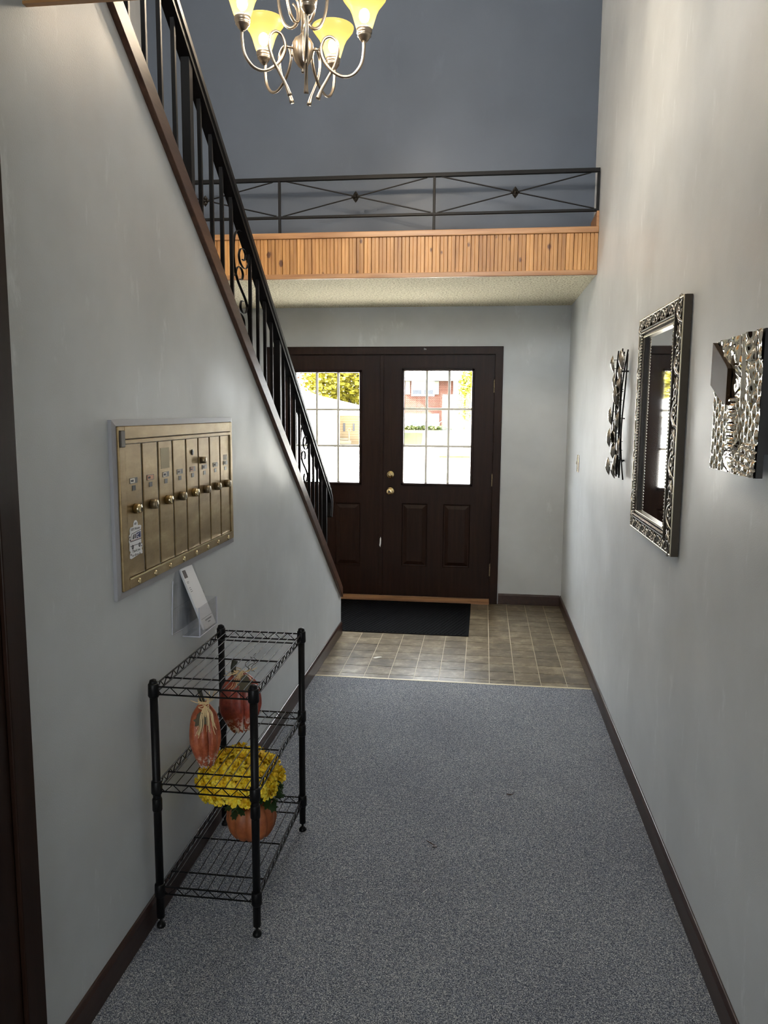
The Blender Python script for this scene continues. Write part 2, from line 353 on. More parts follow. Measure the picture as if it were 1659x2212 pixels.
struct(MB().box(XL, W, 1.66, 1.675, 2.462, 2.75).obj('trim_2', 'pine_x'), 'pine edge of the upper landing')
# rear walls behind the camera; unseen windows added there to let in fill light
rb = MB().box(XL-.12, W+.12, -3.12, -3.0, 4.75, 5.25).box(XL-.12, W+.12, -3.12, -3.0, 2.05, 3.05).box(XL-.12, -.75, -3.12, -3.0, 3.05, 4.75).box(1.45, W+.12, -3.12, -3.0, 3.05, 4.75)
rb.box(XL-.12, .10, -3.12, -3.0, -.06, 2.05).box(1.10, W+.12, -3.12, -3.0, -.06, 2.05).box(.10, 1.10, -3.12, -3.0, -.06, .80).box(.10, 1.10, -3.12, -3.0, 2.0, 2.05)
struct(rb.obj('wall_rear', 'wall'))
for nm, (xa, xb, za, zb) in (('fill_window_1', (-.75, 1.45, 3.05, 4.75)), ('fill_window_2', (.10, 1.10, .80, 2.0))):
    w_ = struct(MB().box(xa, xb, -3.06, -3.05, za, zb).obj(nm, 'glass'))
    fm = MB(); 
    for x in (xa+.02, (xa+xb)/2, xb-.02): fm.box(x-.02, x+.02, -3.09, -3.03, za, zb)
    for z in (za+.02, zb-.02): fm.box(xa, xb, -3.09, -3.03, z-.02, z+.02)
    fm.obj('window_frame', 'white', w_)  # frame of the added fill window
struct(MB().box(XL-1.2, W+.3, -4.1, -3.12, 5.1, 5.25).obj('sun_block_eave', 'ceil'), 'added eave keeping sun off the rear windows')  # unseen eave, added to stop sun entering the rear windows
# ledge face of tongue and groove pine
ledge = struct(MB().box(XL, W, DB+.014, DU, ZC+.05, 2.735).obj('ledge', 'pine_x'), 'pine clad ledge under the iron railing')
struct(MB().box(XL, W, DB-.012, DB+.03, 2.700, 2.737).obj('trim_3', 'pine_x', bevel=.004), 'pine cap board of the ledge')
struct(MB().box(XL, W, DB-.006, DB+.02, 2.450, 2.480).obj('trim_4', 'pine_x', bevel=.003), 'pine bottom molding of the ledge')
PW = .0485
pm = MB().prism([(.0006, .015), (.0006, .006), (.0030, .0), (PW*.5-.003, 0), (PW*.5-.001, .0028), (PW*.5+.001, 0), (PW-.0030, 0), (PW-.0006, .006), (PW-.0006, .015)], 'z', 2.478, 2.702)
pmm = pm.mesh('plank', 'pine')
n = int((W-XL)/PW)
for i in range(n): link('plank', pmm, ledge, loc=(W-(i+1)*PW, DB, 0))
MB().prism([(DB+.03, 2.737), (DU, 2.737), (DU, 2.82), (DB-.0, 2.83), (DB-.0, 2.737)], 'x', W-.016, W-.001).obj('end_board', 'pine_x', ledge)
# stairs behind the left wall
st = struct(MB().prism([(5.30, 0), (5.30, .05), (2.0, 2.52), (1.66, 2.52), (1.66, 2.3), (4.9, 0)], 'x', XL, -.12).obj('stairs', 'brown'))
for k in range(13):
    y1 = 5.28-k*.272; z1 = (k+1)*.195
    MB().box(XL+.002, -.122, y1-.29, y1+.015, z1-.04, z1).obj('tread', 'carpet', st)
    MB().box(XL+.002, -.122, y1-.02, y1, z1-.195, z1-.03).obj('riser', 'carpet', st)
# stringer trim on the stair side of the corridor wall
def slant(x0, x1, za, zb, y0, y1):  # band between zlow+za and zlow+zb
    return MB().prism([(y0, zlow(y0)+za), (y1, zlow(y1)+za), (y1, zlow(y1)+zb), (y0, zlow(y0)+zb)], 'x', x0, x1)
st_ = struct(slant(-.13, .018, .0, .075, 1.80, YE+.0).obj('trim_5', 'stringer', bevel=.003), 'brown stringer board edging the stair wall')
slant(-.135, .008, .075, .105, 1.80, YE+.0).obj('cap_board', 'stringer', st_, bevel=.003)
MB().prism([(YE, 0.02), (YE+.012, 0.02), (YE+.012, zlow(YE)+.06), (YE, zlow(YE)+.07)], 'x', -.12, .0).obj('end_face', 'wall', st_)
# baseboards
def bb(name, pts, label):
    return struct(MB().prism(pts[0], pts[1], pts[2], pts[3]).obj(name, 'brown', bevel=.002), label)
prof = [(0, 0), (.012, 0), (.012, .075), (.006, .088), (0, .09)]
bb('baseboard_left', ([(a, b) for a, b in prof], 'y', -3.0, YE+.008), 'dark brown baseboard below the mailboxes')
bb('baseboard_right', ([(W-a, b) for a, b in prof], 'y', -3.0, D), 'dark brown baseboard below the mirror')
struct(MB().prism([(D-a, b) for a, b in prof], 'x', 1.15, W-.012).obj('baseboard_back', 'brown', bevel=.002), 'dark brown baseboard right of the doors')
struct(MB().prism([(D-a, b) for a, b in prof], 'x', XL, -.84).obj('baseboard_back', 'brown', bevel=.002))
# door casing of an opening close to the camera on the left wall
struct(MB().box(.001, .020, 1.452, 1.523, 0, 2.20).box(.001, .020, .52, .59, 0, 2.20).box(.001, .0205, .52, 1.523, 2.13, 2.20).obj('trim_6', 'door', bevel=.003), 'dark brown door casing at the near left edge')
d3 = struct(MB().box(.001, .010, .592, 1.450, .01, 2.128).obj('door_3', 'door', bevel=.002), 'dark brown flat door inside the near left casing')
MB().ell((.045, .66, .95), .026, .028, .028, 14, 10).tube([(.010, .66, .95), (.03, .66, .95)], .010, 10).obj('doorknob', 'gold', d3, smooth=True)

# ------------------------------------------------------------------ double entry doors
FY = 6.452
cas = struct(MB().box(1.079, 1.143, D-.018, D, 0, 2.134).obj('door_frame', 'door', bevel=.003), 'dark brown casing around the double doors')
MB().box(-.834, 1.143, D-.0182, D, 2.070, 2.134).obj('head_casing', 'door', cas, bevel=.003)
MB().box(-.834, -.770, D-.018, D, 0, 2.134).obj('side_casing', 'door', cas, bevel=.003)
MB().box(1.076, 1.09, D-.002, 6.58, 0, 2.08).box(-.78, -.766, D-.002, 6.58, 0, 2.08).box(-.78, 1.09, D-.002, 6.58, 2.066, 2.08).obj('jamb', 'door', cas)
MB().box(1.060, 1.09, 6.493, 6.52, 0, 2.08).box(-.78, -.750, 6.493, 6.52, 0, 2.08).box(-.78, 1.09, 6.493, 6.52, 2.052, 2.08).obj('door_stop', 'door', cas)
MB().tube([(.497, D-.0185, 2.108), (.502, D-.0187, 2.122), (.506, D-.0185, 2.106)], .0018, 5).tube([(.512, D-.0185, 2.118), (.516, D-.0187, 2.106)], .002, 5).obj('paint_scratch', 'white', cas)
struct(MB().prism([(D-.05, 0), (D-.05, .018), (D-.02, .036), (6.56, .036), (6.56, 0)], 'x', -.766, 1.076).obj('threshold', 'oak'), 'oak threshold under the double doors')

def cells(mb, xs, zs, holes, y0, y1):
    for i in range(len(xs)-1):
        for j in range(len(zs)-1):
            cx_, cz_ = (xs[i]+xs[i+1])/2, (zs[j]+zs[j+1])/2
            if any(h[0] < cx_ < h[1] and h[2] < cz_ < h[3] for h in holes): continue
            mb.box(xs[i], xs[i+1], y0, y1, zs[j], zs[j+1])
def raised(x0, x1, z0, z1, y):
    mb = MB(); rings = []
    for off, dy in ((0, 0), (.006, .009), (.014, .010), (.040, .001), (.044, .0)):
        rings.append([(x0+off, y+dy, z0+off), (x1-off, y+dy, z0+off), (x1-off, y+dy, z1-off), (x0+off, y+dy, z1-off)])
    for a, b in zip(rings, rings[1:]):
        for k in range(4): mb.quad(a[k], a[(k+1) % 4], b[(k+1) % 4], b[k])
    mb.quad(*rings[-1]); return mb
def door(name, x0, x1, win, panels, label):
    z0, z1 = .037, 2.066; holes = [win]+panels
    xs = sorted({x0, x1, *[h[0] for h in holes], *[h[1] for h in holes]}); zs = sorted({z0, z1, *[h[2] for h in holes], *[h[3] for h in holes]})
    mb = MB(); cells(mb, xs, zs, holes, FY, FY+.04)
    for h in panels: mb.box(h[0], h[1], FY+.025, FY+.04, h[2], h[3])
    d = struct(mb.obj(name, 'door'), label)
    for h in panels: raised(*h, FY).obj('panel', 'door', d)
    a, b, c, e = win; fr = MB()
    g = .024
    for q in ((a-g, b+g, c-g, c), (a-g, b+g, e, e+g)): fr.prism([(FY-.012, q[2]+.004), (FY-.012, q[3]-.004), (FY, q[3]), (FY+.04, q[3]), (FY+.04, q[2]), (FY, q[2])], 'x', q[0], q[1])
    for q in ((a-g, a), (b, b+g)): fr.prism([(q[0]+.004, FY-.012), (q[1]-.004, FY-.012), (q[1], FY), (q[1], FY+.04), (q[0], FY+.04), (q[0], FY)], 'z', c-g, e+g)
    fo = fr.obj('window_frame', 'door', d)
    xw = [lerp(a, b, k/3) for k in range(4)]; zw = [lerp(c, e, k/3) for k in range(4)]
    for k in (1, 2):
        MB().box(xw[k]-.0092, xw[k]+.0092, FY+.012, FY+.03, c, e).obj('muntin', 'muntin', d, bevel=.002)
        MB().box(a, b, FY+.011, FY+.031, zw[k]-.0092, zw[k]+.0092).obj('muntin', 'muntin', d, bevel=.002)
    for i in range(3):
        for j in range(3):
            MB().box(xw[i]+(.0065 if i else 0), xw[i+1]-(.0065 if i < 2 else 0), FY+.018, FY+.023, zw[j]+(.0065 if j else 0), zw[j+1]-(.0065 if j < 2 else 0)).obj('pane', 'glass', d)
    return d
dr = door('door_1', .160, 1.074, (.339, .893, 1.011, 1.935), [(.327, .542, .296, .835), (.677, .902, .295, .834)], 'right leaf of the dark brown double doors, with brass knob')
dl = door('door_2', -.764, .156, (-.588, -.041, 1.008, 1.922), [(-.596, -.372, .288, .829), (-.249, -.030, .288, .829)], 'left leaf of the dark brown double doors behind the stair rail')
MB().box(.135, .166, FY-.008, FY, .037, 2.066).obj('astragal', 'door', dl, bevel=.002)
MB().prism([(.138, .47), (.146, .455), (.152, .49), (.153, .53), (.148, .545), (.142, .53), (.141, .50)], 'y', FY-.0095, FY-.008).obj('paint_chip', 'white', dl)
Yn = (Vector((1, 0, 0)), Vector((0, 0, 1)), Vector((0, -1, 0)))
kb = MB().lathe([(.034, 0), (.034, .004), (.028, .010), (.012, .012), (.012, .028), (.022, .034), (.029, .045), (.029, .052), (.022, .060), (.010, .062)], (.228, FY, .937), 24, ax=Yn).obj('doorknob', 'gold', dr, smooth=True)
MB().lathe([(.0075, .0), (.0075, .003), (.006, .004)], (.228, FY-.0618, .937), 12, ax=Yn).obj('keyhole', 'slot', kb)
db_ = MB().lathe([(.033, 0), (.033, .005), (.028, .012), (.019, .014), (.018, .020)], (.228, FY, 1.078), 24, ax=Yn).obj('deadbolt', 'gold', dr, smooth=True)
MB().box(.222, .234, FY-.036, FY-.018, 1.064, 1.092).obj('thumb_turn', 'gold', db_, bevel=.003)
for z in (1.812, 1.043, .284):
    h = MB(); 
    for k in range(5): h.lathe([(.0068, -.0098), (.0075, -.008), (.0075, .008), (.0068, .0098)], (1.077, D-.002, z-.04+k*.02), 10)
    h.lathe([(.004, 0), (.007, .003), (.002, .009)], (1.077, D-.002, z+.05), 8)
    h.obj('hinge', 'hinge', dr, smooth=True)

# ------------------------------------------------------------------ iron stair railing
XR = -.06
sr = thing('stair_railing', 'black iron stair railing with handrail and scrollwork on the brown stringer', 'railing', (XR, 5.10, .55))
def zr(y): return 2.954-.7315*(y-2.649)          # top of handrail
def ztrim(y): return zlow(y)+.10
a, b = Vector((XR, 1.5, zr(1.5)-.028)), Vector((XR, 5.20, zr(5.20)-.028))
hr = MB()
rail_prof = [(-.021, -.032), (-.021, -.018), (-.027, -.010), (-.027, .012), (-.018, .026), (0, .030), (.018, .026), (.027, .012), (.027, -.010), (.021, -.018), (.021, -.032)]
def sweep(mb, path, prof):
    n = len(mb.v); k = len(prof)
    for i, p in enumerate(path):
        d = (path[min(i+1, len(path)-1)]-path[max(i-1, 0)]).normalized(); nz = Vector((1, 0, 0)).cross(d).normalized()
        if i in (0, len(path)-1): pass
        for x, z in prof: mb.v.append(tuple(p+Vector((x, 0, 0))+nz*z))
    for i in range(len(path)-1):
        for j in range(k): mb.f.append((n+i*k+j, n+i*k+(j+1) % k, n+(i+1)*k+(j+1) % k, n+(i+1)*k+j))
    mb.f.append(tuple(n+j for j in range(k))); mb.f.append(tuple(n+(len(path)-1)*k+j for j in range(k)))
path = [a, b, Vector((XR, 5.245, b.z-.045)), Vector((XR, 5.262, b.z-.085)), Vector((XR, 5.252, b.z-.13)), Vector((XR, 5.235, b.z-.185))]
sweep(hr, path, rail_prof); hr.obj('handrail', 'iron', sr)
posts = [1.586, 2.758, 3.930, 5.102]
def upright(y, w, nm):
    MB().bar((XR, y, ztrim(y)-.05), (XR, y, zr(y)-.05), w, w).obj(nm, 'iron', sr, bevel=.0015)
for p_ in posts:
    upright(p_, .032, 'post')
    for k in range(1, 5):
        if p_+.115*k < 5.1 : upright(p_+.115*k, .0145, 'baluster')
        if p_-.115*k > 1.5: upright(p_-.115*k, .0145, 'baluster')
Sh = [(3.366, 2.372), (3.315, 2.367), (3.272, 2.347), (3.249, 2.312), (3.241, 2.252), (3.255, 2.199), (3.29, 2.157), (3.345, 2.122)]
cen = (3.345, 2.122)
mir = lambda q: (2*cen[0]-q[0], 2*cen[1]-q[1])
Sc = Sh+[mir(q) for q in reversed(Sh[:-1])]
Lo = [(3.458, 2.30), (3.452, 2.256), (3.419, 2.228), (3.373, 2.222), (3.330, 2.238), (3.315, 2.266), (3.338, 2.294), (3.380, 2.301), (3.407, 2.283), (3.392, 2.256), (3.362, 2.256)]
C2 = [(3.262, 2.17), (3.278, 2.200), (3.310, 2.216), (3.345, 2.212), (3.366, 2.192), (3.352, 2.168), (3.322, 2.166)]
def strap(pts, k, nm, w=.012):
    dy = 1.172*k
    P = cr([(XR, y+dy, z-dy*.7235) for y, z in pts], 6)
    MB().tube(P, .0022, 6, flat=w/2/.0022, fdir=None).obj(nm, 'iron', sr) if 0 else MB().tube(P, w/2, 6, flat=.32, fdir=(1, 0, 0)).obj(nm, 'iron', sr, smooth=True)
for k in (-1, 0, 1):
    strap(Sc, k, 's_scroll'); strap(Lo, k, 'c_scroll', .011); strap(C2, k, 'c_scroll', .011)
    strap([mir(q) for q in Lo], k, 'c_scroll', .011); strap([mir(q) for q in C2], k, 'c_scroll', .011)
# ------------------------------------------------------------------ ledge railing
YB = DB+.012
br = thing('ledge_railing', 'low black iron railing with crossed rods and rosettes on the pine ledge', 'railing', (.16, YB, 2.737))
MB().box(XL+.002, 1.664, YB-.012, YB+.012, 3.058, 3.082).obj('top_rail', 'iron', br, bevel=.002)
MB().box(XL+.002, 1.662, YB-.010, YB+.010, 2.828, 2.844).obj('bottom_rail', 'iron', br, bevel=.002)
px = [1.657, .657, -.338, -1.322]
for x in px:
    zb = 2.83 if x > 1.6 else 2.737
    MB().box(x-.008, x+.008, YB-.008, YB+.008, zb, 3.06).obj('post', 'iron', br, bevel=.0015)
for xa, xb in zip(px[1:], px[:-1]):
    xa_, xb_ = xa+.045, xb-.045; xm = (xa+xb)/2
    MB().tube([(xa_, YB-.004, 3.058), (xb-.02, YB-.004, 2.846)], .0042, 6).obj('diagonal_rod', 'iron', br)
    MB().tube([(xa+.02, YB+.004, 2.846), (xb_, YB+.004, 3.058)], .0042, 6).obj('diagonal_rod', 'iron', br)
    ro = MB()
    for k, (l_, w_) in enumerate(((.034, .024), (.036, .022), (.034, .024), (.036, .022))):
        an = k*pi/2; dx, dz = cos(an), sin(an); Lr = .028 if k % 2 == 0 else .036; c = Vector((xm, YB-.008, 2.951))
        tip = c+Vector((dx, 0, dz))*Lr; s1 = Vector((-dz, 0, dx))*.0165; md = c+Vector((dx, 0, dz))*Lr*.42
        ridge = c+Vector((dx, 0, dz))*Lr*.45+Vector((0, -.009, 0)); cc_ = c+Vector((0, -.003, 0))
        ro.quad(cc_, md+s1, ridge); ro.quad(cc_, ridge, md-s1); ro.quad(md+s1, tip, ridge); ro.quad(ridge, tip, md-s1); ro.quad(cc_, md-s1, tip, md+s1)
    ro.ell((xm, YB-.014, 2.951), .006, .005, .006, 8, 5)
    ro.obj('rosette', 'rosette', br)

# ------------------------------------------------------------------ chandelier
CH = Vector((.205, 3.40, 3.105))
ch = thing('chandelier', 'satin nickel scroll arm chandelier with five lit amber glass shades', 'chandelier', tuple(CH))
MB().lathe([(.004, -.086), (.007, -.078), (.004, -.071), (.018, -.060), (.035, -.034), (.045, .0), (.044, .026), (.031, .050), (.013, .062), (.009, .068)], CH, 30, rf=lambda a, z: 1+.05*cos(10*a)).obj('body', 'nickel', ch, smooth=True)
MB().tube([CH+Vector((0, 0, .055)), CH+Vector((0, 0, .62))], .0065, 10).obj('stem', 'nickel', ch, smooth=True)
MB().lathe([(.006, .60), (.02, .61), (.03, .635), (.014, .66), (.006, .67)], CH, 20).obj('top_hub', 'nickel', ch, smooth=True)
cn = MB(); z = CH.z+.66; k = 0
while z < 5.10:
    pts = [(CH.x+(.009*cos(a_) if k % 2 else 0), CH.y+(0 if k % 2 else .009*cos(a_)), z+.017+.019*sin(a_)) for a_ in [2*pi*j/12 for j in range(12)]]
    cn.tube(pts, .0022, 5, closed=True); z += .031; k += 1
cn.obj('chain', 'nickel', ch, smooth=True)
MB().lathe([(.012, 5.085), (.05, 5.10), (.065, 5.13), (.065, 5.149)], (CH.x, CH.y, 0), 24).obj('ceiling_canopy', 'nickel', ch, smooth=True)
arm = [(.262, .026), (.262, -.010), (.252, -.062), (.219, -.102), (.174, -.110), (.128, -.086), (.092, -.045), (.078, .0), (.092, .042), (.120, .052), (.146, .030), (.150, -.012), (.134, -.062), (.104, -.112), (.080, -.150), (.062, -.190)]
rad = [.0068]*12+[.0066, .0062, .0068, .0105]
upr = [(.012, .60), (.040, .56), (.085, .44), (.110, .32), (.106, .20), (.085, .125), (.055, .098), (.030, .108), (.020, .140), (.026, .172), (.042, .192)]
for i in range(5):
    A = radians([0, 72, 144, 216, 288][i]); d = Vector((cos(A), sin(A), 0))
    P = cr([CH+d*r+Vector((0, 0, z)) for r, z in arm], 5)
    R = []
    for j in range(len(P)):
        q = j/5; k = min(int(q), len(rad)-2); R.append(lerp(rad[k], rad[k+1], q-k) if k+1 < len(rad) else rad[-1])
    tn = Vector((-sin(A), cos(A), 0))
    P = [p+tn*(.016*(j/len(P)-.5)) for j, p in enumerate(P)]
    MB().tube(P, R, 8, flat=.85).obj('arm', 'nickel', ch, smooth=True)
    MB().tube([CH+d*.034+Vector((0, 0, .004)), CH+d*.079+Vector((0, 0, .004))], .005, 8).obj('arm_bracket', 'nickel', ch, smooth=True)
    Q = cr([CH+Vector((cos(A+.5), sin(A+.5), 0))*r+Vector((0, 0, z)) for r, z in upr], 5)
    MB().tube(Q, [.0068]*(len(Q)-8)+[.006]*4+[.005]*4, 8).obj('upper_scroll', 'nickel', ch, smooth=True)
    b0 = CH+d*.262+Vector((0, 0, .038))
    MB().lathe([(.009, -.016), (.020, -.004), (.024, .004), (.029, .008), (.029, .013), (.026, .015), (.032, .020), (.033, .034), (.028, .038)], b0, 22).obj('socket_cup', 'nickel', ch, smooth=True)
    so = MB().lathe([(.029, .028), (.036, .045), (.044, .070), (.052, .095), (.063, .118), (.079, .138), (.091, .154), (.094, .165), (.0915, .1655), (.087, .154), (.076, .140), (.060, .120), (.049, .096), (.041, .071), (.033, .047), (.027, .031)], b0, 28, cap=False).obj('glass_shade', 'shade', ch, smooth=True)
    so.data.materials[0] = M['shade']
    MB().ell(b0+Vector((0, 0, .088)), .022, .022, .027, 12, 8).obj('bulb', 'bulb', ch, smooth=True)

# ------------------------------------------------------------------ mailbox bank
FX = .013
mb_ = thing('mailbox_bank', 'brass bank of eight vertical mailbox doors set in the left wall', 'mailbox', (0, 2.465, 1.08))
c0 = [(1.966, 1.080), (2.968, 1.080), (2.968, 1.577), (1.966, 1.577)]; c1 = [(1.986, 1.100), (2.944, 1.100), (2.944, 1.560), (1.986, 1.560)]
cb_ = MB()
for k in range(4):
    a, b, c, e = c0[k], c0[(k+1) % 4], c1[(k+1) % 4], c1[k]
    cb_.quad((0, *a), (0, *b), (.010, *b), (.010, *a)); cb_.quad((.010, *a), (.010, *b), (FX, *c), (FX, *e))
cb_.quad(*[(.011, *q) for q in c1]); cb_.obj('wall_collar', 'collar', mb_)
fr = MB().box(.008, FX+.006, 1.988, 2.024, 1.101, 1.559).box(.008, FX+.006, 2.920, 2.942, 1.101, 1.559).box(.008, FX+.006, 2.024, 2.920, 1.523, 1.559).box(.008, FX+.006, 2.024, 2.920, 1.101, 1.130)
fr.obj('brass_frame', 'brass', mb_, bevel=.002)
MB().box(.008, FX+.0075, 2.024, 2.920, 1.510, 1.5215).obj('top_strip', 'brass', mb_, bevel=.001)
MB().box(.006, FX-.003, 2.02, 2.925, 1.125, 1.53).obj('dark_backing', 'brassdark', mb_)
MB().box(.012, FX+.012, 1.990, 2.016, 1.502, 1.548).obj('corner_latch', 'bronze', mb_, bevel=.002)
MB().box(.012, FX+.0085, 2.024, 2.920, 1.1285, 1.1325).obj('lip', 'lockbrass', mb_)
Xn = (Vector((0, 1, 0)), Vector((0, 0, 1)), Vector((1, 0, 0)))
dw = (2.920-2.024)/8
for i in range(8):
    y0 = 2.024+i*dw+.0042; y1 = 2.024+(i+1)*dw-.0042; ym = (y0+y1)/2; fx = FX+.002
    d = MB().prism([(FX-.006, y0), (fx-.002, y0), (fx, y0+.003), (fx, y1-.003), (fx-.002, y1), (FX-.006, y1)], 'z', 1.134, 1.508).obj('mailbox_door', 'brass', mb_)
    ys = 2.077+i*.1128
    MB().box(fx-.001, fx+.0008, ys-.024, ys+.024, 1.397, 1.413).obj('name_slot', 'slot', d)
    MB().box(fx+.0006, fx+.0012, ys-.023, ys+(.006 if i != 1 else .020), 1.3985, 1.4115).obj('name_card', 'cardred' if i in (1, 4) else 'card', d)
    MB().box(fx+.001, fx+.0015, ys-.018, ys-.002, 1.402, 1.408).obj('card_writing', 'ink', d)
    MB().box(fx-.001, fx+.0008, ys-.011, ys+.011, 1.377, 1.391).obj('small_window', 'slot', d)
    zl = 1.325; yl = ys-.012*(0 if i else 0)+.0
    lk = MB().lathe([(.0145, 0), (.0145, .014), (.013, .019), (.011, .020)], (fx, yl, zl), 18, ax=Xn).obj('lock', 'lockbrass' if i in (0, 2, 4) else 'hinge', d, smooth=True)
    MB().box(fx+.0195, fx+.0208, yl-.0016, yl+.0016, zl-.006, zl+.006).obj('keyhole', 'slot', lk)
    MB().ell((FX+.006, ys+.006, 1.1125), .005, .0075, .0105, 16, 8).obj('doorbell_button', 'lockbrass', mb_, smooth=True)
    if i == 2: MB().box(fx, fx+.0006, ys-.036, ys+.030, 1.424, 1.488).obj('tape_patch', 'tape', d)
    if i == 4: MB().lathe([(.010, 0), (.010, .002), (.006, .003)], (fx, ys+.0, 1.462), 14, ax=Xn).lathe([(.0055, 0), (.0055, .0035)], (fx, ys, 1.462), 10, ax=Xn).obj('peephole', 'slot', d)
    if i == 5:
        MB().lathe([(.012, 0), (.012, .014), (.009, .016)], (fx, ys-.024, 1.43), 14, ax=Xn).obj('small_knob', 'hinge', d, smooth=True)
        MB().box(fx, fx+.0007, ys-.01, ys+.024, 1.418, 1.440).obj('sticker_remnant', 'card', d)
    if i == 7: MB().box(fx, fx+.0007, ys-.02, ys+.02, 1.416, 1.436).obj('sticker_remnant', 'card', d)
# thank-you sticker on the first door
sx = FX+.0024
def text(parent, body, y, z, size, m, x=sx+.0006, rotz=0.0, align='CENTER', sy=1.0):
    c = bpy.data.curves.new('lettering', 'FONT'); c.body = body; c.size = size; c.align_x = align; c.extrude = .0001; c.resolution_u = 2; c.materials.append(M[m])
    tmp = bpy.data.objects.new('tmp', c); COL.objects.link(tmp); me = bpy.data.meshes.new_from_object(tmp); bpy.data.objects.remove(tmp)
    o = bpy.data.objects.new('lettering', me); COL.objects.link(o); o.parent = parent; o['kind'] = 'stuff'
    o.matrix_local = Matrix.Translation(Vector((x, y, z))-(parent.location if parent.get('abs') else Vector((0, 0, 0)))) @ Matrix(((0, 0, 1, 0), (1, 0, 0, 0), (0, 1, 0, 0), (0, 0, 0, 1))) @ Matrix.Rotation(rotz, 4, 'Z') @ Matrix.Diagonal((1, sy, 1, 1))
    return o
stk = tag(MB().prism([(2.036, 1.187), (2.046, 1.184), (2.100, 1.190), (2.118, 1.188), (2.118, 1.197), (2.113, 1.203), (2.120, 1.210), (2.117, 1.218), (2.112, 1.216), (2.113, 1.262), (2.116, 1.270), (2.108, 1.274), (2.094, 1.274), (2.092, 1.284), (2.084, 1.291), (2.072, 1.291), (2.066, 1.284), (2.064, 1.274), (2.045, 1.274), (2.040, 1.268), (2.041, 1.256), (2.034, 1.252), (2.037, 1.243), (2.033, 1.236), (2.037, 1.229), (2.036, 1.209), (2.042, 1.205), (2.037, 1.197), (2.036, 1.192)], 'x', sx-.0002, sx+.0004).obj('sticker', 'white'), 'white cut-out sticker with a mail van and thank-you words on the first mailbox door', 'sticker')
sx += .0006
text(stk, 'HEY', 2.078, 1.278, .0095, 'ink'); text(stk, 'USPS Worker', 2.077, 1.2635, .0105, 'ink')
text(stk, 'Thank you', 2.078, 1.2005, .0115, 'ink'); text(stk, 'for all you do', 2.078, 1.1890, .0100, 'ink')
vn = MB().prism([(2.042, 1.236), (2.052, 1.2555), (2.112, 1.2605), (2.112, 1.2590), (2.053, 1.254), (2.0445, 1.236)], 'x', sx-.0002, sx).box(sx-.0002, sx, 2.042, 2.112, 1.2325, 1.2345).box(sx-.0002, sx, 2.041, 2.112, 1.2195, 1.2210)
vn.lathe([(.0065, 0), (.0065, .0003)], (sx-.0002, 2.056, 1.2165), 14, ax=Xn).lathe([(.0065, 0), (.0065, .0003)], (sx-.0002, 2.100, 1.2165), 14, ax=Xn)
vn.prism([(2.056, 1.239), (2.062, 1.252), (2.066, 1.252), (2.066, 1.239)], 'x', sx-.0002, sx).box(sx-.0002, sx, 2.070, 2.077, 1.2395, 1.2525)
vn.obj('van_print', 'ink', stk)
MB().prism([(2.082, 1.238), (2.082, 1.2535), (2.109, 1.2555), (2.109, 1.238)], 'x', sx-.0002, sx).obj('blue_panel', 'navy', stk)
MB().prism([(2.084, 1.249), (2.104, 1.253), (2.092, 1.248), (2.088, 1.2455)], 'x', sx, sx+.0002).prism([(2.086, 1.245), (2.100, 1.239), (2.094, 1.239), (2.085, 1.243)], 'x', sx, sx+.0002).obj('eagle_head_print', 'white', stk)
MB().box(sx-.0002, sx, 2.042, 2.112, 1.2355, 1.2365).obj('red_stripe', 'redink', stk)
MB().lathe([(.0032, 0), (.0032, .0003)], (sx, 2.056, 1.2165), 12, ax=Xn).lathe([(.0032, 0), (.0032, .0003)], (sx, 2.100, 1.2165), 12, ax=Xn).obj('hubcap_print', 'greyink', stk)
hm = MB()
for y_, z_ in ((2.040, 1.2475), (2.041, 1.2385), (2.1135, 1.2115), (2.044, 1.1965)):
    hm.prism([(y_, z_-.003), (y_+.003, z_), (y_+.0025, z_+.002), (y_, z_+.001), (y_-.0025, z_+.002), (y_-.003, z_)], 'x', sx-.0002, sx)
hm.obj('heart_print', 'ink', stk)

# ------------------------------------------------------------------ brochure holder and brochure
bh = thing('brochure_holder', 'clear acrylic brochure holder fixed to the wall under the mailboxes', 'holder', (0, 2.52, .845))
MB().box(.001, .004, 2.345, 2.64, .872, .955).prism([(2.36, .955), (2.62, .955), (2.55, 1.07), (2.50, 1.085), (2.395, 1.085), (2.365, 1.05)], 'x', .001, .004).obj('back_plate', 'acrylic', bh)
pk = MB().box(.062, .065, 2.428, 2.602, .845, .945).box(.004, .065, 2.428, 2.431, .845, .945).box(.004, .065, 2.599, 2.602, .845, .945).box(.004, .065, 2.428, 2.602, .843, .846).box(.02, .023, 2.431, 2.599, .846, .93)
pk.obj('pocket', 'acrylic', bh)
MB().tube([(.064, 2.43, .945), (.064, 2.43, .845), (.064, 2.60, .845), (.064, 2.60, .945)], .0022, 5).tube([(.004, 2.43, .845), (.064, 2.43, .845)], .002, 5).tube([(.003, 2.362, 1.05), (.003, 2.35, .95), (.003, 2.345, .875), (.004, 2.43, .87)], .0018, 5).obj('edge_highlight', 'edgehighlight', bh)  # pale tubes standing in for highlights along the clear edges
bro = thing('brochure', 'white folded brochure with a small photo standing in the acrylic holder', 'brochure', (.055, 2.545, .85))
B0, B1 = Vector((.058, 2.496, .850)), Vector((.058, 2.606, .848)); T0, T1 = Vector((.006, 2.418, 1.080)), Vector((.006, 2.522, 1.074))
nrm = (B1-B0).cross(T0-B0).normalized(); nrm = nrm if nrm.x > 0 else -nrm
def onb(u, v, h): return B0.lerp(B1, u).lerp(T0.lerp(T1, u), v)+nrm*h
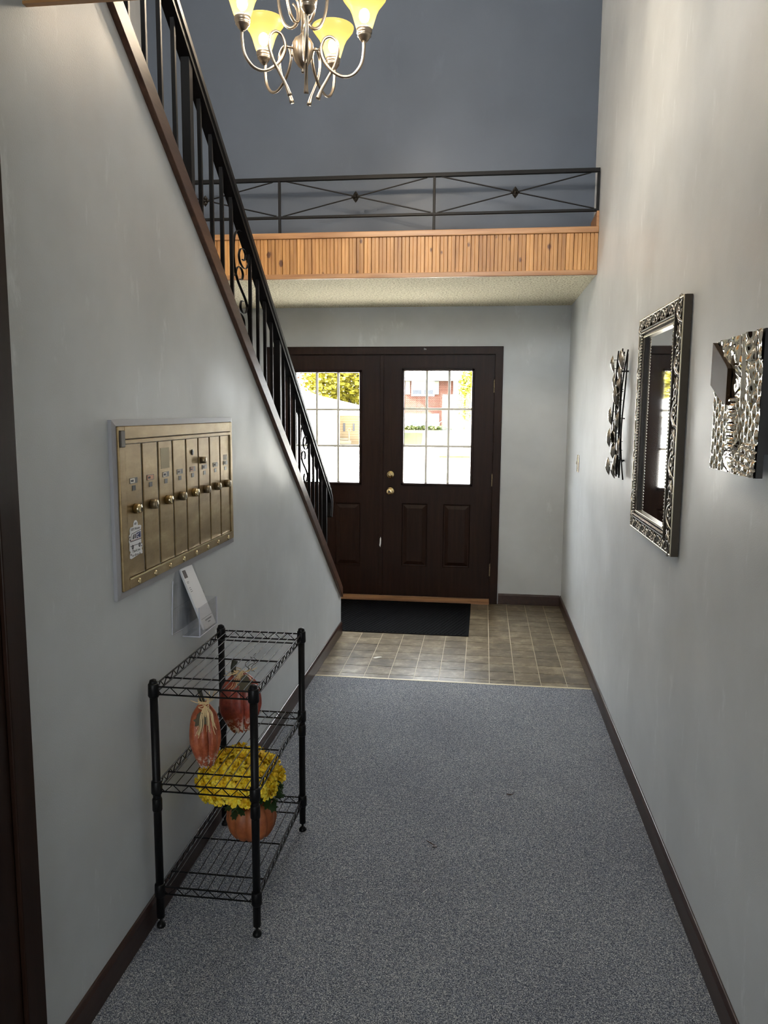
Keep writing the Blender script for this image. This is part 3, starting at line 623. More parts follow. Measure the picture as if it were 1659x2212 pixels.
def bslab(mb, u0, u1, v0, v1, h0, h1):
    n = len(mb.v); mb.v += [tuple(onb(u, v, h)) for h in (h0, h1) for v in (v0, v1) for u in (u0, u1)]
    mb.f += [tuple(n+i for i in q) for q in ((0, 2, 3, 1), (4, 5, 7, 6), (0, 1, 5, 4), (2, 6, 7, 3), (0, 4, 6, 2), (1, 3, 7, 5))]; return mb
bslab(MB(), 0, 1, 0, 1, -.004, 0).obj('front_leaf', 'white', bro); bslab(MB(), .03, 1.02, .0, .985, -.009, -.005).obj('back_leaf', 'white', bro)
bslab(MB(), .06, .32, .84, .96, 0, .0004).obj('printed_photo', 'photo', bro)
q = MB()
for v_, w_ in ((.775, .14), (.755, .12), (.68, .12), (.65, .14), (.62, .16)): bslab(q, .10, .10+w_, v_, v_+.008, 0, .0004)
q.obj('print_lines', 'greyink', bro)
q = MB(); bslab(q, .05, .98, .165, .170, 0, .0004)
for k in range(9): bslab(q, .30+k*.06, .34+k*.06, .115, .135, 0, .0004)
for k in range(3): bslab(q, .46+k*.07, .51+k*.07, .072, .092, 0, .0004)
q.obj('print_lines', 'greyink', bro)

# ------------------------------------------------------------------ wire rack
RX0, RX1, RY0, RY1 = .034, .343, 2.122, 2.727
rk = thing('wire_rack', 'black three-tier wire shelf rack standing against the left wall', 'shelf', ((RX0+RX1)/2, (RY0+RY1)/2, .004))
for x in (RX0, RX1):
    for y in (RY0, RY1):
        p_ = MB().tube([(x, y, .035), (x, y, .792)], .0122, 14).obj('post', 'blackwire', rk, smooth=True)
        MB().lathe([(.0122, .790), (.0128, .795), (.011, .802), (.004, .805)], (x, y, 0), 14).obj('cap', 'blackwire', p_, smooth=True)
        MB().lathe([(.014, .004), (.014, .010), (.009, .018), (.0045, .020), (.0045, .036)], (x, y, 0), 12).obj('foot', 'blackwire', p_, smooth=True)
        MB().lathe([(.013, .385), (.0150, .390), (.0150, .425), (.013, .430)], (x, y, 0), 14).obj('joint_sleeve', 'blackwire', p_, smooth=True)
for zs in (.782, .474, .137):
    so = bpy.data.objects.new('shelf', None); COL.objects.link(so); so.parent = rk; so.location = -rk.location; so.empty_display_size = .05
    for x in (RX0, RX1):
        for y in (RY0, RY1): MB().lathe([(.0135, zs-.034), (.0170, zs-.028), (.0160, zs+.008), (.0140, zs+.011)], (x, y, 0), 14).obj('collar', 'blackwire', so, smooth=True)
    for ax, (p0, p1) in enumerate((((RX0, RY0), (RX1, RY0)), ((RX0, RY1), (RX1, RY1)), ((RX0, RY0), (RX0, RY1)), ((RX1, RY0), (RX1, RY1)))):
        e = MB(); a = Vector((*p0, zs)); b = Vector((*p1, zs)); dd = Vector((0, 0, -.024))
        e.tube([a, b], .0028, 6).tube([a+dd, b+dd], .0028, 6)
        nz = 12 if ax < 2 else 24
        e.tube([a.lerp(b, k/nz)+(dd if k % 2 else Vector((0, 0, 0))) for k in range(nz+1)], .0018, 5); e.obj('edge_truss', 'blackwire', so)
    for k in range(1, 10):
        x = lerp(RX0, RX1, k/10); MB().tube([(x, RY0, zs+.003), (x, RY1, zs+.003)], .0014, 5).obj('wire', 'blackwire', so)
    for y in (2.205, 2.405, 2.612): MB().tube([(RX0, y, zs-.001), (RX1, y, zs-.001)], .0027, 6).obj('cross_rod', 'blackwire', so)

# ------------------------------------------------------------------ decorations on the rack
def flat_pumpkin(name, label, loc, hw, th, h, rot, m, lean, lobes=5, tx=0):
    t_ = bpy.data.objects.new(name, None); COL.objects.link(t_); t_.location = loc; t_.rotation_euler = (lean, tx, rot); t_['label'] = label; t_['category'] = 'decoration'; t_['group'] = 'pumpkins on the middle shelf'
    mb = MB(); n, mm = 48, 20; b0 = 0
    for i in range(mm+1):
        v = i/mm; zz = h*v; prof = (sin(pi*min(1, max(0, .06+.90*v))**.92))**.42
        if v > .80: prof *= 1-.5*((v-.80)/.2)**1.6
        prof *= .74+.26*min(1, v/.38)
        for j in range(n):
            a = 2*pi*j/n; u = cos(a); gro = abs(sin(u*lobes*pi/2*.98)); L = .52+.48*gro**.38
            mb.v.append((hw*prof*u, th*prof*sin(a)*L, zz+.008*(gro-.5)*(1 if v > .5 else -1)*(abs(v-.5)*2)**3))
    for i in range(mm):
        for j in range(n): mb.f.append((i*n+j, i*n+(j+1) % n, (i+1)*n+(j+1) % n, (i+1)*n+j))
    mb.f.append(tuple(reversed(range(n)))); mb.f.append(tuple(mm*n+j for j in range(n)))
    mb.obj('pumpkin_body', m, t_, smooth=True); return t_
def leafshape(mb, c, s, mtx):
    pts = [(0, -.5), (.18, -.28), (.42, -.30), (.34, -.05), (.52, .12), (.28, .18), (.22, .42), (0, .58), (-.22, .42), (-.28, .18), (-.52, .12), (-.34, -.05), (-.42, -.30), (-.18, -.28)]
    n = len(mb.v)
    for dz in (0, .003):
        for x, y in pts: mb.v.append(tuple(c+mtx @ Vector((x*s, -dz-.012*s*10*(x*x), y*s))))
    k = len(pts); mb.f.append(tuple(range(n, n+k))); mb.f.append(tuple(range(n+2*k-1, n+k-1, -1)))
    for i in range(k): mb.f.append((n+i, n+(i+1) % k, n+k+(i+1) % k, n+k+i))
def raffia(parent, c, n, L, spread, down, seed):
    rnd = random.Random(seed); mb = MB()
    for k in range(n):
        a = rnd.uniform(-1, 1); d = Vector((a*spread+rnd.uniform(-.01, .01), rnd.uniform(-.02, -.004), -L*rnd.uniform(.55, 1) if rnd.random() < down else L*rnd.uniform(.2, .5)))
        P = cr([c, c+d*.35+Vector((a*.008, -.012, .006)), c+d*.7+Vector((0, -.008, 0)), c+d], 3); mb.tube(P, rnd.uniform(.0007, .0014), 4)
    for k in range(7):
        z = c.z-.006+k*.003; mb.tube([(c.x+.016*cos(q_), c.y+.014+.020*sin(q_), z+.006*sin(q_+k)) for q_ in [2*pi*j/10 for j in range(10)]], .0016, 4, closed=True)
    o = mb.obj('raffia_bow', 'raffia', parent); return o
p1 = flat_pumpkin('pumpkin_decoration', 'tall slim rust orange pumpkin figure with straw bow, nearer one on the middle shelf', (.147, 2.250, .478), .050, .042, .205, radians(38), 'pump', radians(-7), 3)
MB().tube(cr([(0.0, .0, .198), (-.006, .0, .225), (-.010, 0, .250)], 4), [.009, .008, .008, .0075, .0075, .0075, .007, .007, .008], 8).obj('stem', 'stem', p1, smooth=True)
raffia(p1, Vector((-.002, -.022, .200)), 46, .095, .040, .72, 3)
lf = MB(); leafshape(lf, Vector((-.022, -.034, .158)), .048, Matrix.Identity(3)); lf.obj('leaf', 'leafgrey', p1)
p2 = flat_pumpkin('pumpkin_decoration', 'broad dark red pumpkin figure, farther one on the middle shelf by the corner post', (.172, 2.535, .478), .078, .048, .208, radians(40), 'pumpred', radians(-6), 5)
MB().tube(cr([(-.012, .0, .195), (-.020, .0, .225), (-.012, 0, .252)], 4), [.013, .012, .011, .010, .010, .010, .010, .011, .012], 8).obj('stem', 'stem', p2, smooth=True)
raffia(p2, Vector((-.006, -.020, .205)), 30, .045, .055, .55, 5)
lf = MB(); leafshape(lf, Vector((.004, -.040, .172)), .060, Matrix.Identity(3)); lf.obj('leaf', 'leafgrey', p2)
tw = MB()
for x_, h_, ph in ((.022, .055, 0), (.035, .045, 1.5), (.050, .060, 3)):
    tw.tube([(x_+.010*sin(q_*.8+ph)+.012*q_/8, -.01+.010*cos(q_*.8+ph), .205+h_*q_/12) for q_ in range(13)], .0011, 4)
tw.obj('tendril', 'stem', p2)
# pumpkin pot of mums on the bottom shelf
fp = thing('flower_pot', 'orange pumpkin pot of yellow mums on the bottom shelf of the wire rack', 'flower pot', (.228, 2.450, .141))
pc = Vector((.228, 2.450, .141))
MB().lathe([(.045, 0), (.066, .006), (.080, .028), (.087, .060), (.084, .092), (.070, .116), (.054, .126), (.050, .120), (.048, .100)], pc, 60, rf=lambda a, z: 1-.11*(1-abs(sin(a*6)))**2.4).obj('pumpkin_pot', 'pot', fp, smooth=True)
rnd = random.Random(11)
lv = MB()
for k in range(60):
    a = rnd.uniform(0, 2*pi); r = rnd.uniform(.02, .10); z = rnd.uniform(.115, .20)
    mt = Matrix.Rotation(a, 3, 'Z') @ Matrix.Rotation(rnd.uniform(-1, 1), 3, 'X'); leafshape(lv, pc+Vector((r*cos(a), r*sin(a), z)), .038, mt)
lo_ = lv.obj('foliage', 'leaf', fp); lo_['kind'] = 'stuff'
def blossom():
    mb = MB(); rn_ = random.Random(5)
    for ring, (npt, tilt, L, w) in enumerate(((11, -.20, .047, .022), (10, .22, .042, .021), (9, .60, .034, .019), (7, 1.0, .026, .016), (5, 1.35, .018, .012))):
        for k in range(npt):
            a = 2*pi*(k+ring*.4)/npt+rn_.uniform(-.1, .1); tl_ = tilt+rn_.uniform(-.12, .12); d = Vector((cos(a)*cos(tl_), sin(a)*cos(tl_), sin(tl_))); s_ = Vector((-sin(a), cos(a), 0)); u_ = d.cross(s_)*-1
            b0 = Vector((0, 0, .004*ring)); m1_ = b0+d*L*.55; tp_ = b0+d*L-u_*-.006
            n = len(mb.v); cup = u_*.0075
            mb.v += [tuple(q) for q in (b0-s_*.002, b0+s_*.002, m1_-s_*w/2+cup, m1_-cup*.2, m1_+s_*w/2+cup, tp_-s_*w*.3+cup, tp_+s_*w*.3+cup, tp_+d*.003)]
            mb.f += [(n, n+1, n+4, n+3), (n, n+3, n+2), (n+2, n+3, n+7, n+5), (n+3, n+4, n+6, n+7)]
    return mb.mesh('flower', 'petal', True)
bm_ = blossom()
fc = Vector((.190, 2.450, .345)); cnt = 0; ga = pi*(3-5**.5); N = 34
for k in range(N):
    zz = 1-1.45*(k+.5)/N; r = math.sqrt(max(0, 1-zz*zz)); a = ga*k; d = Vector((r*cos(a), r*sin(a), zz))
    pos = fc+Vector((d.x*.125, d.y*.125, d.z*.072))
    o = link('flower', bm_, fp); o.location = pos-fp.location
    nn = Vector((d.x, d.y, d.z*1.5)).normalized(); qn = Vector((0, 0, 1)).rotation_difference(nn); o.rotation_mode = 'QUATERNION'; o.rotation_quaternion = qn; sc_ = rnd.uniform(.80, 1.0); o.scale = (sc_, sc_, sc_)
MB().ell(fc+Vector((0, 0, -.012)), .115, .115, .062, 14, 8).obj('inner_foliage', mat('shaded_leaf_core', (.10, .09, .012, 1), .8), fp, smooth=True)  # leafy core coloured dark so gaps between blossoms look shaded

# ------------------------------------------------------------------ door mat
dm = thing('door_mat', 'black ribbed rubber-backed mat lying before the double doors', 'mat', (.36, 5.95, 0))
MB().box(-.20, .925, 5.430, 6.382, .0005, .006).obj('mat_base', 'mat', dm, bevel=.002)
rb_ = MB()
for k in range(46):
    a, b = Vector((-.18+k*.03-.3, 5.455, .0065)), Vector((-.18+k*.03+.0, 6.36, .0065))
    t0 = max(0, (-.18-a.x)/(b.x-a.x)); t1 = min(1, (.90-a.x)/(b.x-a.x))
    if t1 > t0: rb_.bar(a.lerp(b, t0), a.lerp(b, t1), .010, .004)
ro_ = rb_.obj('ribbing', 'mat', dm); ro_['kind'] = 'stuff'

# ------------------------------------------------------------------ mirror
mr = thing('wall_mirror', 'tall mirror in a carved antique silver frame on the right wall', 'mirror', (W, 3.07, 1.118))
OY0, OY1, OZ0, OZ1 = 2.705, 3.440, 1.118, 1.994; IY0, IY1, IZ0, IZ1 = 2.825, 3.350, 1.193, 1.918
def ring(mb, y0, y1, z0, z1, w, xa, xb, wz=None):   # one connected rectangular frame
    wz = wz or w; n = len(mb.v)
    for x in (xa, xb):
        mb.v += [(x, y0, z0), (x, y1, z0), (x, y1, z1), (x, y0, z1), (x, y0+w, z0+wz), (x, y1-w, z0+wz), (x, y1-w, z1-wz), (x, y0+w, z1-wz)]
    for k in range(4):
        j = (k+1) % 4
        mb.f += [(n+k, n+j, n+4+j, n+4+k), (n+8+k, n+12+k, n+12+j, n+8+j), (n+k, n+8+k, n+8+j, n+j), (n+4+k, n+4+j, n+12+j, n+12+k)]
    return mb
ring(MB(), OY0, OY1, OZ0, OZ1, .105, W-.022, W-.002, .076).obj('frame', 'recess', mr)
ring(MB(), OY0, OY1, OZ0, OZ1, .007, W-.030, W-.004).obj('outer_lip', 'gilt', mr, bevel=.002)
ring(MB(), OY0-.0008, OY1, OZ0, OZ1-.0008, .003, W-.027, W-.002).obj('side_band', 'bronze', mr)
ring(MB(), IY0-.026, IY1+.026, IZ0-.026, IZ1+.026, .006, W-.034, W-.02).obj('inner_lip', 'bronze', mr, bevel=.001)
for za in (IZ0-.002, IZ1-.007): MB().box(W-.028, W-.012, IY0-.002, IY1+.002, za, za+.009).obj('inner_lip', 'gilt', mr, bevel=.001)
for ya in (IY0-.002, IY1-.006): MB().box(W-.028, W-.012, ya, ya+.008, IZ0+.007, IZ1-.007).obj('inner_lip', 'bronze', mr, bevel=.001)
MB().box(W-.014, W-.011, IY0-.003, IY1+.003, IZ0-.003, IZ1+.003).obj('mirror_glass', 'silver', mr)
bd = MB()
yy0, yy1, zz0, zz1 = IY0-.012, IY1+.012, IZ0-.012, IZ1+.012
nb = 62
for k in range(nb+1):
    z = lerp(zz0, zz1, k/nb)
    for y in (yy0, yy1): bd.ell((W-.030, y, z), .006, .0058, .0062, 6, 4)
for k in range(1, 38):
    y = lerp(yy0, yy1, k/38)
    for z in (zz0, zz1): bd.ell((W-.030, y, z), .006, .0062, .0058, 6, 4)
bo = bd.obj('bead_molding', 'antique', mr, smooth=True); bo['kind'] = 'stuff'
# carved scroll units, one mesh reused along each side
def scrollunit(L, w):
    mb = MB(); P = []
    for k in range(26):
        a = k/25*2.2*pi; r = w*.40*(1-k/25*.82); P.append((-.002-.003*k/25, r*sin(a)*.9, L*.20+r*cos(a)))
    mb.tube(P, [lerp(.0055, .0030, k/25) for k in range(26)], 6)
    P = cr([(0, -w*.42, -L*.46), (-.004, -w*.10, -L*.36), (-.005, w*.26, -L*.16), (-.004, w*.36, L*.10), (-.003, w*.18, L*.38), (0, -w*.14, L*.50)], 5)
    mb.tube(P, [.0030+.0030*sin(pi*k/(len(P)-1)) for k in range(len(P))], 6)
    for c, an, s_ in (((-.004, -w*.22, -L*.14), .5, 1), ((-.004, w*.18, -L*.34), -.6, .8), ((-.004, -w*.34, L*.36), 1.1, .8)):
        mb.ell(c, .005*s_, .0065*s_, .016*s_, 8, 5, Matrix.Rotation(an, 3, 'X'))
    return mb.mesh('carved_scroll', 'antique', True)
sm1 = scrollunit(.083, .070)
def put(y, z, rx, sc_=1.0):
    o = link('carved_scroll', sm1, mr); o.location = Vector((W-.024, y, z))-mr.location; o.rotation_euler = (rx, 0, 0); o.scale = (1, sc_, sc_)
wb1 = (OY0+.006+IY0-.028)/2; wb2 = (OY1-.006+IY1+.028)/2
for k in range(10):
    z = lerp(OZ0+.045, OZ1-.045, k/9); put(wb1, z, 0 if k % 2 else pi, 1.08); put(wb2, z, 0 if k % 2 else pi, .78)
for k in range(9):
    y = lerp(IY0-.01, IY1+.01, k/8)
    for z in (OZ1-.027, OZ0+.027): put(y, z, pi/2 if k % 2 else -pi/2, .66)

# ------------------------------------------------------------------ metal leaf sculpture
sc = thing('leaf_sculpture', 'slim metal wall sculpture of wavy rods and silver leaves left of the mirror', 'wall art', (W, 3.80, 1.29))
rnd = random.Random(4)
rods = []
for k in range(6):
    y0_ = 3.705+k*.034; y1_ = 3.725+((k*2) % 6)*.034; x_ = W-.022-.008*(k % 3)
    pts = []
    for q_ in range(9):
        t_ = q_/8; pts.append((x_-.014*sin(pi*t_), lerp(y0_, y1_, t_)+.028*sin(t_*2*pi+k*1.1)*(1-.2*k/5), lerp(1.296+.004*k, 1.876+.006*((k*5) % 6), t_)))
    rods.append(pts); MB().tube(cr(pts, 5), .0034, 6).obj('rod', 'iron', sc, smooth=True)
MB().tube([(W-.002, 3.80, 1.80), (W-.03, 3.80, 1.80)], .004, 6).tube([(W-.002, 3.80, 1.38), (W-.03, 3.80, 1.38)], .004, 6).tube([(W-.026, 3.715, 1.58), (W-.026, 3.875, 1.58)], .003, 6).tube([(W-.026, 3.715, 1.80), (W-.026, 3.875, 1.80)], .003, 6).tube([(W-.026, 3.715, 1.38), (W-.026, 3.875, 1.38)], .003, 6).obj('mount', 'iron', sc)
leafm = MB()
nu, nv = 10, 8
for i in range(nu+1):
    t_ = i/nu; wd_ = .021*sin(pi*t_)**.75
    for j in range(nv+1):
        s_ = j/nv*2-1; leafm.v.append((-.010*(1-s_*s_)*sin(pi*t_), wd_*s_, lerp(-.046, .046, t_)))
for i in range(nu):
    for j in range(nv): q_ = i*(nv+1)+j; leafm.f.append((q_, q_+1, q_+nv+2, q_+nv+1))
lm_ = leafm.mesh('leaf', 'antique', True)
spots = [(.066, 3.845, 1.835), (.040, 3.775, 1.850), (.040, 3.80, 1.79), (.052, 3.86, 1.745), (.045, 3.79, 1.735), (.042, 3.82, 1.665), (.058, 3.79, 1.685), (.070, 3.83, 1.590), (.045, 3.78, 1.575), (.046, 3.83, 1.545), (.072, 3.83, 1.488), (.052, 3.84, 1.492), (.040, 3.745, 1.452), (.050, 3.83, 1.425), (.068, 3.845, 1.350), (.045, 3.79, 1.375), (.050, 3.80, 1.335)]
for k, (ox, y, z) in enumerate(spots):
    o = link('leaf', lm_, sc); o.location = Vector((W-ox, y, z))-sc.location; o.rotation_euler = (rnd.uniform(-.25, .25), rnd.uniform(-.12, .12), rnd.uniform(-.35, .35)); o.scale = (1.4, 1.35, rnd.uniform(.88, 1.12))
    so_ = o.modifiers.new('thick', 'SOLIDIFY'); so_.thickness = .002
pn = MB()
for ox, y, z in spots:
    for dz in (-.02, .02): pn.tube([(W-ox, y, z+dz), (W-.024, y-.006, z+dz)], .0013, 4)
pn.obj('pins', 'iron', sc)

# ------------------------------------------------------------------ metal relief panel
ar = thing('relief_panel', 'square hammered silver relief panel on the right wall near the camera', 'wall art', (W, 2.05, 1.459))
AY0, AY1, AZ0, AZ1 = 1.870, 2.232, 1.457, 1.797; AX = W-.048
G = 132; g_ = MB(); rnd = random.Random(9)
dim = [(rnd.uniform(0, 1), rnd.uniform(0, 1)) for _ in range(150)]
def relief(u, v):   # u: 0 = far edge, 1 = near edge
    h = 0.0
    # stepped blocks up the middle column
    if .36 < u < .55 and .16 < v < .56:
        k = (v-.16)/.05; fr_ = k-int(k); h += .004*(1 if .14 < fr_ < .86 else 0)+.004*sin(pi*(u-.36)/.19)
    # tall sweeping bands
    s1_ = u-.66+.18*(v-.5)**2
    if abs(s1_) < .025 and v > .18: h += .006*cos(s1_/.025*pi/2)
    s2_ = u-.80-.06*sin(v*4)
    if abs(s2_) < .03 and v > .5: h += .005*cos(s2_/.03*pi/2)
    if v > .80: h += .003*sin(u*24+v*10)+.003*(1 if (u*3.3) % 1 < .78 else 0)
    if v < .22 and u > .45: k = (v*16+u*2) % 1; h += .004*(1 if k < .7 else 0)
    if (u < .34 and v < .62) or (u > .56 and v < .52) or (u > .72):
        gx, gy = u*15, v*9+(int(u*15) % 2)*.5; fx_, fy_ = gx % 1-.5, gy % 1-.5; rr_ = (fx_*fx_*5+fy_*fy_*5); h += .0045*max(0, 1-rr_)
    return h+.0012*sin(u*31+3*sin(v*17))*sin(v*27)
for i in range(G+1):
    for j in range(G+1):
        u, v = i/G, j/G; g_.v.append((AX-relief(u, v), lerp(AY1, AY0, u), lerp(AZ0, AZ1, v)))
for i in range(G):
    for j in range(G): q_ = i*(G+1)+j; g_.f.append((q_, q_+1, q_+G+2, q_+G+1))
g_.obj('hammered_face', 'silverhammer', ar, smooth=True)
MB().box(AX+.001, AX+.016, AY0, AY1, AZ0, AZ1).obj('backing_board', 'slot', ar)
MB().box(AX+.016, W-.001, AY0+.012, AY1-.02, AZ0+.055, AZ1-.045).obj('shadow_box', 'slot', ar)  # black box standing in for the shadow between panel and wall
pl = [(0.0, .995), (.03, .985), (.36, .80), (.40, .77), (.40, .50), (.25, .545), (.0, .66)]
MB().prism([(lerp(AY1, AY0, u), lerp(AZ0, AZ1, v)) for u, v in pl], 'x', AX-.012, AX-.001).obj('dark_facet', 'darkreflect', ar, bevel=.001)

# ------------------------------------------------------------------ switch plate
sw = thing('light_switch', 'small brass light switch plate on the right wall near the doors', 'switch', (W, 5.60, 1.19))
MB().box(W-.006, W-.0005, 5.565, 5.640, 1.190, 1.308).obj('plate', 'gold', sw, bevel=.003)
MB().box(W-.016, W-.004, 5.598, 5.607, 1.243, 1.262).obj('toggle', 'card', sw, bevel=.001)
MB().ell((W-.006, 5.602, 1.215), .002, .003, .003, 8, 4).ell((W-.006, 5.602, 1.283), .002, .003, .003, 8, 4).obj('screw', 'lockbrass', sw)

# ------------------------------------------------------------------ bits on the floor
tag(MB().tube([(.822, 2.715, .0075), (.840, 2.698, .008), (.853, 2.688, .0075)], [.0016, .0022, .0008], 5).box(.846, .862, 2.680, 2.692, .0045, .007).obj('twig', 'photo'), 'tiny broken twig with a pale end on the mid carpet', 'twig')
tag(MB().tube([(1.130, 3.120, .0070), (1.146, 3.112, .009), (1.156, 3.121, .0075), (1.163, 3.135, .008)], [.002, .0026, .0015, .001], 5).obj('twig', 'photo'), 'tiny dark curled leaf crumb on the carpet toward the right wall', 'twig')
tag(MB().tube([(.831, 2.398, .006), (.839, 2.411, .007), (.845, 2.417, .006)], .0009, 4).obj('thread', 'white'), 'short white thread on the carpet right of the wire rack', 'thread')
tag(MB().prism([(.312, 4.846), (.330, 4.838), (.346, 4.850), (.372, 4.872), (.362, 4.880), (.336, 4.876), (.322, 4.864)], 'z', .0006, .0022).obj('sun_spot_patch', 'card'), 'small pale patch painted as a sunlit spot on the tile floor', 'sun spot')  # flat pale patch standing in for a spot of sunlight

# ------------------------------------------------------------------ outdoors
def lit(name, c, r=.9): return mat(name, (*c, 1), r, spec=.1)
M['concrete'] = lit('pale_concrete', (.62, .60, .56)); 
m = lit('lawn_grass', (0.0840, 0.0840, 0.0252)); t = NT(m); t.base(t.ramp(t.noise(1.6, 5, .7, t.coord()), [(.36, (0.0100, 0.0130, 0.0033)), (.5, (0.0215, 0.0230, 0.0048)), (.66, (0.0330, 0.0320, 0.0105))])); M['lawn'] = m
m = lit('red_brick', (.1, .04, .03)); t = NT(m); bk = t.n('ShaderNodeTexBrick', Scale=2.6)
bk.inputs['Color1'].default_value = (.042, .011, .007, 1); bk.inputs['Color2'].default_value = (.032, .008, .005, 1); bk.inputs['Mortar'].default_value = (.09, .06, .045, 1); bk.inputs['Mortar Size'].default_value = .035
mp = t.coord((1, 1, 1)); cmb = t.n('ShaderNodeCombineXYZ'); sp_ = t.n('ShaderNodeSeparateXYZ'); t.l(mp, sp_.inputs[0]); t.l(sp_.outputs['X'], cmb.inputs['X']); t.l(sp_.outputs['Z'], cmb.inputs['Y']); t.l(cmb.outputs[0], bk.inputs['Vector']); t.base(bk.outputs['Color']); M['brick'] = m
m = lit('beige_siding', (0.2600, 0.2000, 0.1200)); t = NT(m); wv = t.n('ShaderNodeTexWave', Scale=1.6, _bands_direction='Z'); t.l(t.coord(), wv.inputs['Vector']); t.base(t.ramp(wv.outputs['Fac'], [(0, (0.1100, 0.0820, 0.0480)), (1, (0.1440, 0.1120, 0.0720))])); M['siding'] = m
M['whitewall'] = lit('white_siding', (.55, .55, .55)); M['shingle'] = lit('pale_shingle_roof', (.3, .3, .3)); M['eave'] = lit('tan_eave', (.10, .09, .05))
M['outglass'] = lit('far_window_glass', (0.0352, 0.0384, 0.0448), .2); M['shutter'] = lit('pale_shutter', (0.1120, 0.1200, 0.0960)); M['bark'] = lit('grey_bark', (0.0960, 0.0800, 0.0560))
def fol(name, a, b, c):
    m = lit(name, b); t = NT(m); t.base(t.ramp(t.noise(2.2, 4, .7, t.coord()), [(.36, a), (.5, b), (.66, c)])); M[name] = m
fol('yellow_leaves', (0.1105, 0.0935, 0.0102), (0.1700, 0.1496, 0.0136), (0.2040, 0.1870, 0.0425)); fol('lime_leaves', (0.1105, 0.1224, 0.0102), (0.1530, 0.1564, 0.0136), (0.1870, 0.1836, 0.0340)); fol('russet_leaves', (0.1020, 0.0425, 0.0306), (0.1445, 0.0850, 0.0595), (0.1700, 0.1360, 0.1020)); fol('hedge_leaves', (0.0255, 0.0391, 0.0136), (0.0476, 0.0595, 0.0170), (0.0850, 0.0850, 0.0255))
def gz(y): return -.15-(y-6.6)*.0163
struct(MB().prism([(6.6, -.6), (6.6, -.15), (60, gz(60)), (60, -3)], 'x', -60, 60).obj('ground', 'concrete'), 'pale pavement outside the doors')
struct(MB().prism([(60, -3), (60, gz(60)), (75, .0), (140, 1.0), (140, -3)], 'x', -60, 60).obj('ground', 'lawn'), 'sloping lawn before the houses')
tag(MB().prism([(-1.2, 39), (7, 39), (9, 45), (.4, 44)], 'z', -.71, -.615).obj('grass_strip', 'lawn'), 'grass strip across the pale pavement outside', 'grass', kind='stuff')
bh_ = thing('brick_house', 'red brick two-storey house seen through the right door window', 'house', (-4.3, 79, 0))
def part(mb, nm, m, par): return mb.obj(nm, m, par)
part(MB().box(-7.0, -1.93, 75, 83, -.3, 4.67), 'wall', 'brick', bh_)
part(MB().prism([(74.3, 4.62), (74.3, 4.85), (79, 6.2), (83.7, 4.85), (83.7, 4.62)], 'x', -7.2, -1.2), 'roof', 'shingle', bh_)
part(MB().box(-7.1, -1.3, 74.3, 75, 4.52, 4.66), 'eave', 'eave', bh_)
for (xa, xb, za, zb) in ((-5.98, -3.76, 3.08, 4.50), (-6.10, -3.82, .12, 1.39)):
    wn = part(MB().box(xa, xb, 74.9, 75, za, zb), 'window', 'whitewall', bh_)
    for (p, q) in ((.06, .44), (.56, .95)):
        part(MB().box(lerp(xa, xb, p), lerp(xa, xb, q), 74.86, 74.9, za+.18, za+.58), 'pane', 'outglass', wn)
for (xa, xb, za, zb) in ((-6.57, -6.13, 3.24, 4.5), (-3.76, -3.34, 3.25, 4.5), (-3.80, -3.29, .23, 1.41), (-6.57, -6.13, .2, 1.4)):
    part(MB().box(xa, xb, 74.9, 75, za, zb), 'shutter', 'shutter' if za > 1 else 'whitewall', bh_)
part(MB().box(-1.95, -1.50, 74.5, 74.95, .0, 4.72), 'white_post', 'whitewall', bh_)
part(MB().tube([(-2.87+.36*cos(a_), 74.4, .36+.36*sin(a_)) for a_ in [2*pi*j/20 for j in range(20)]], .04, 6, closed=True), 'wheel_ornament', 'bark', bh_)
sh_ = thing('siding_house', 'beige and white sided house seen through the left door window', 'house', (-9.5, 64, -.9))
part(MB().box(-10.25, -6.9, 60, 69, -1.1, 1.36), 'wall', 'siding', sh_)
part(MB().box(-24, -10.2, 57, 69, -1.1, 1.36), 'wall', 'whitewall', sh_)
part(MB().prism([(-26, 4.0), (-17, 4.0), (-13.85, 2.97), (-9.0, 1.87), (-6.5, 1.72), (-6.5, 1.36), (-26, 1.36)], 'y', 56.2, 70), 'roof', 'whitewall', sh_)
part(MB().box(-11.63, -6.5, 56.5, 60, 1.27, 1.36), 'eave', 'eave', sh_)
for (xa, xb, za, zb, y) in ((-9.92, -9.77, .03, .67, 60), (-9.15, -9.01, .07, .64, 60), (-10.35, -10.25, .08, .64, 57)):
    part(MB().box(xa, xb, y-.08, y, za, zb), 'window', 'outglass', sh_)
gr = thing('garden_ornament', 'dark garden figure on a stand before the beige house wall', 'ornament', (-9.2, 58.5, -.88))
part(MB().tube([(-9.22, 58.5, -.88), (-9.20, 58.5, .0)], [.09, .04], 6).tube([(-9.2+.12*cos(a_), 58.5, .18+.14*sin(a_)) for a_ in [2*pi*j/12 for j in range(12)]], .03, 5, closed=True), 'stand', 'bark', gr)
part(MB().box(-9.95, -9.05, 58.3, 58.7, -.88, -.62).box(-9.85, -9.25, 58.3, 58.7, -.55, -.45), 'bench_base', 'bark', gr)
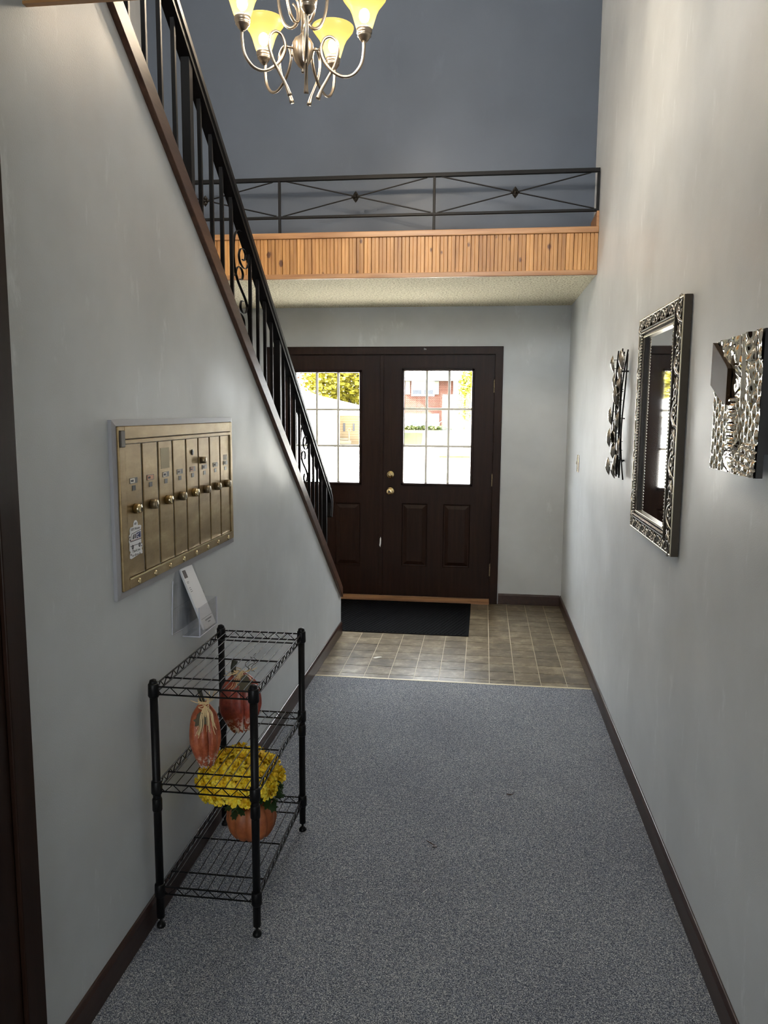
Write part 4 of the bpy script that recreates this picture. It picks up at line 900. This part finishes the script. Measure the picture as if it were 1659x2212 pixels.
def tree(name, label, base, h, cr_, leafm, n, seed, squash=1.0, group=None, ls=.30):
    rn = random.Random(seed); t_ = thing(name, label, 'tree', base, group); B = Vector(base)
    tk = MB().tube(cr([B, B+Vector((.1, 0, h*.3)), B+Vector((-.1, .1, h*.62))], 4), [.28]*3+[.2]*3+[.12]*3, 8)
    for k in range(14):
        a = rn.uniform(0, 2*pi); s = B+Vector((0, 0, h*rn.uniform(.25, .6))); e = B+Vector((cos(a)*cr_*rn.uniform(.5, .95), sin(a)*cr_*rn.uniform(.5, .95), h*rn.uniform(.5, .95)))
        tk.tube(cr([s, s.lerp(e, .5)+Vector((0, 0, -.3)), e], 4), [.09, .08, .07, .06, .05, .04, .03, .02, .012], 5)
    tk.obj('trunk', 'bark', t_)
    fo = MB(); c = B+Vector((0, 0, h*.62))
    for k in range(n):
        th = rn.uniform(0, 2*pi); ph = math.acos(rn.uniform(-1, 1)); r = rn.uniform(.45, 1)**.6*(1+.2*sin(3*th)*sin(2*ph))
        p = c+Vector((cr_*r*sin(ph)*cos(th), cr_*r*sin(ph)*sin(th), h*.42*r*cos(ph)*squash)); s = rn.uniform(.6, 1.3)*ls
        q = Matrix.Rotation(rn.uniform(0, 6.3), 3, 'Z') @ Matrix.Rotation(rn.uniform(0, 3.1), 3, 'X'); v = [p+q @ Vector(w) for w in ((-s/2, -s/3, 0), (s/2, -s/3, .05), (s/2, s/3, 0), (-s/2, s/3, .05))]
        fo.quad(*v)
    o = fo.obj('foliage', leafm, t_); o['kind'] = 'stuff'; return t_
tree('leafy_tree', 'lime green tree right of the brick house', (.9, 68, -.4), 5.6, 2.2, 'lime_leaves', 5200, 1)
tree('leafy_tree', 'large yellow tree above the roof of the beige house', (-13.6, 84, .2), 8.6, 5.0, 'yellow_leaves', 6500, 2, ls=.4)
tree('leafy_tree', 'thin russet tree at the left behind the white roof', (-22.4, 92, .2), 6.6, 3.2, 'russet_leaves', 900, 3)
hd = MB(); rn = random.Random(8)
for k in range(1500):
    p = Vector((rn.uniform(-6.6, -2.0), rn.uniform(73.3, 74.1), rn.uniform(-.15, .22)*rn.uniform(.2, 1.3))); s = .22
    q = Matrix.Rotation(rn.uniform(0, 6.3), 3, 'Z') @ Matrix.Rotation(rn.uniform(0, 3.1), 3, 'X'); hd.quad(*[p+q @ Vector(w) for w in ((-s/2, -s/3, 0), (s/2, -s/3, 0), (s/2, s/3, 0), (-s/2, s/3, 0))])
tag(hd.obj('hedge', 'hedge_leaves'), 'low hedge along the foot of the brick house', 'hedge', kind='stuff')
for o in list(bpy.data.objects):
    if 'abs' in o: del o['abs']
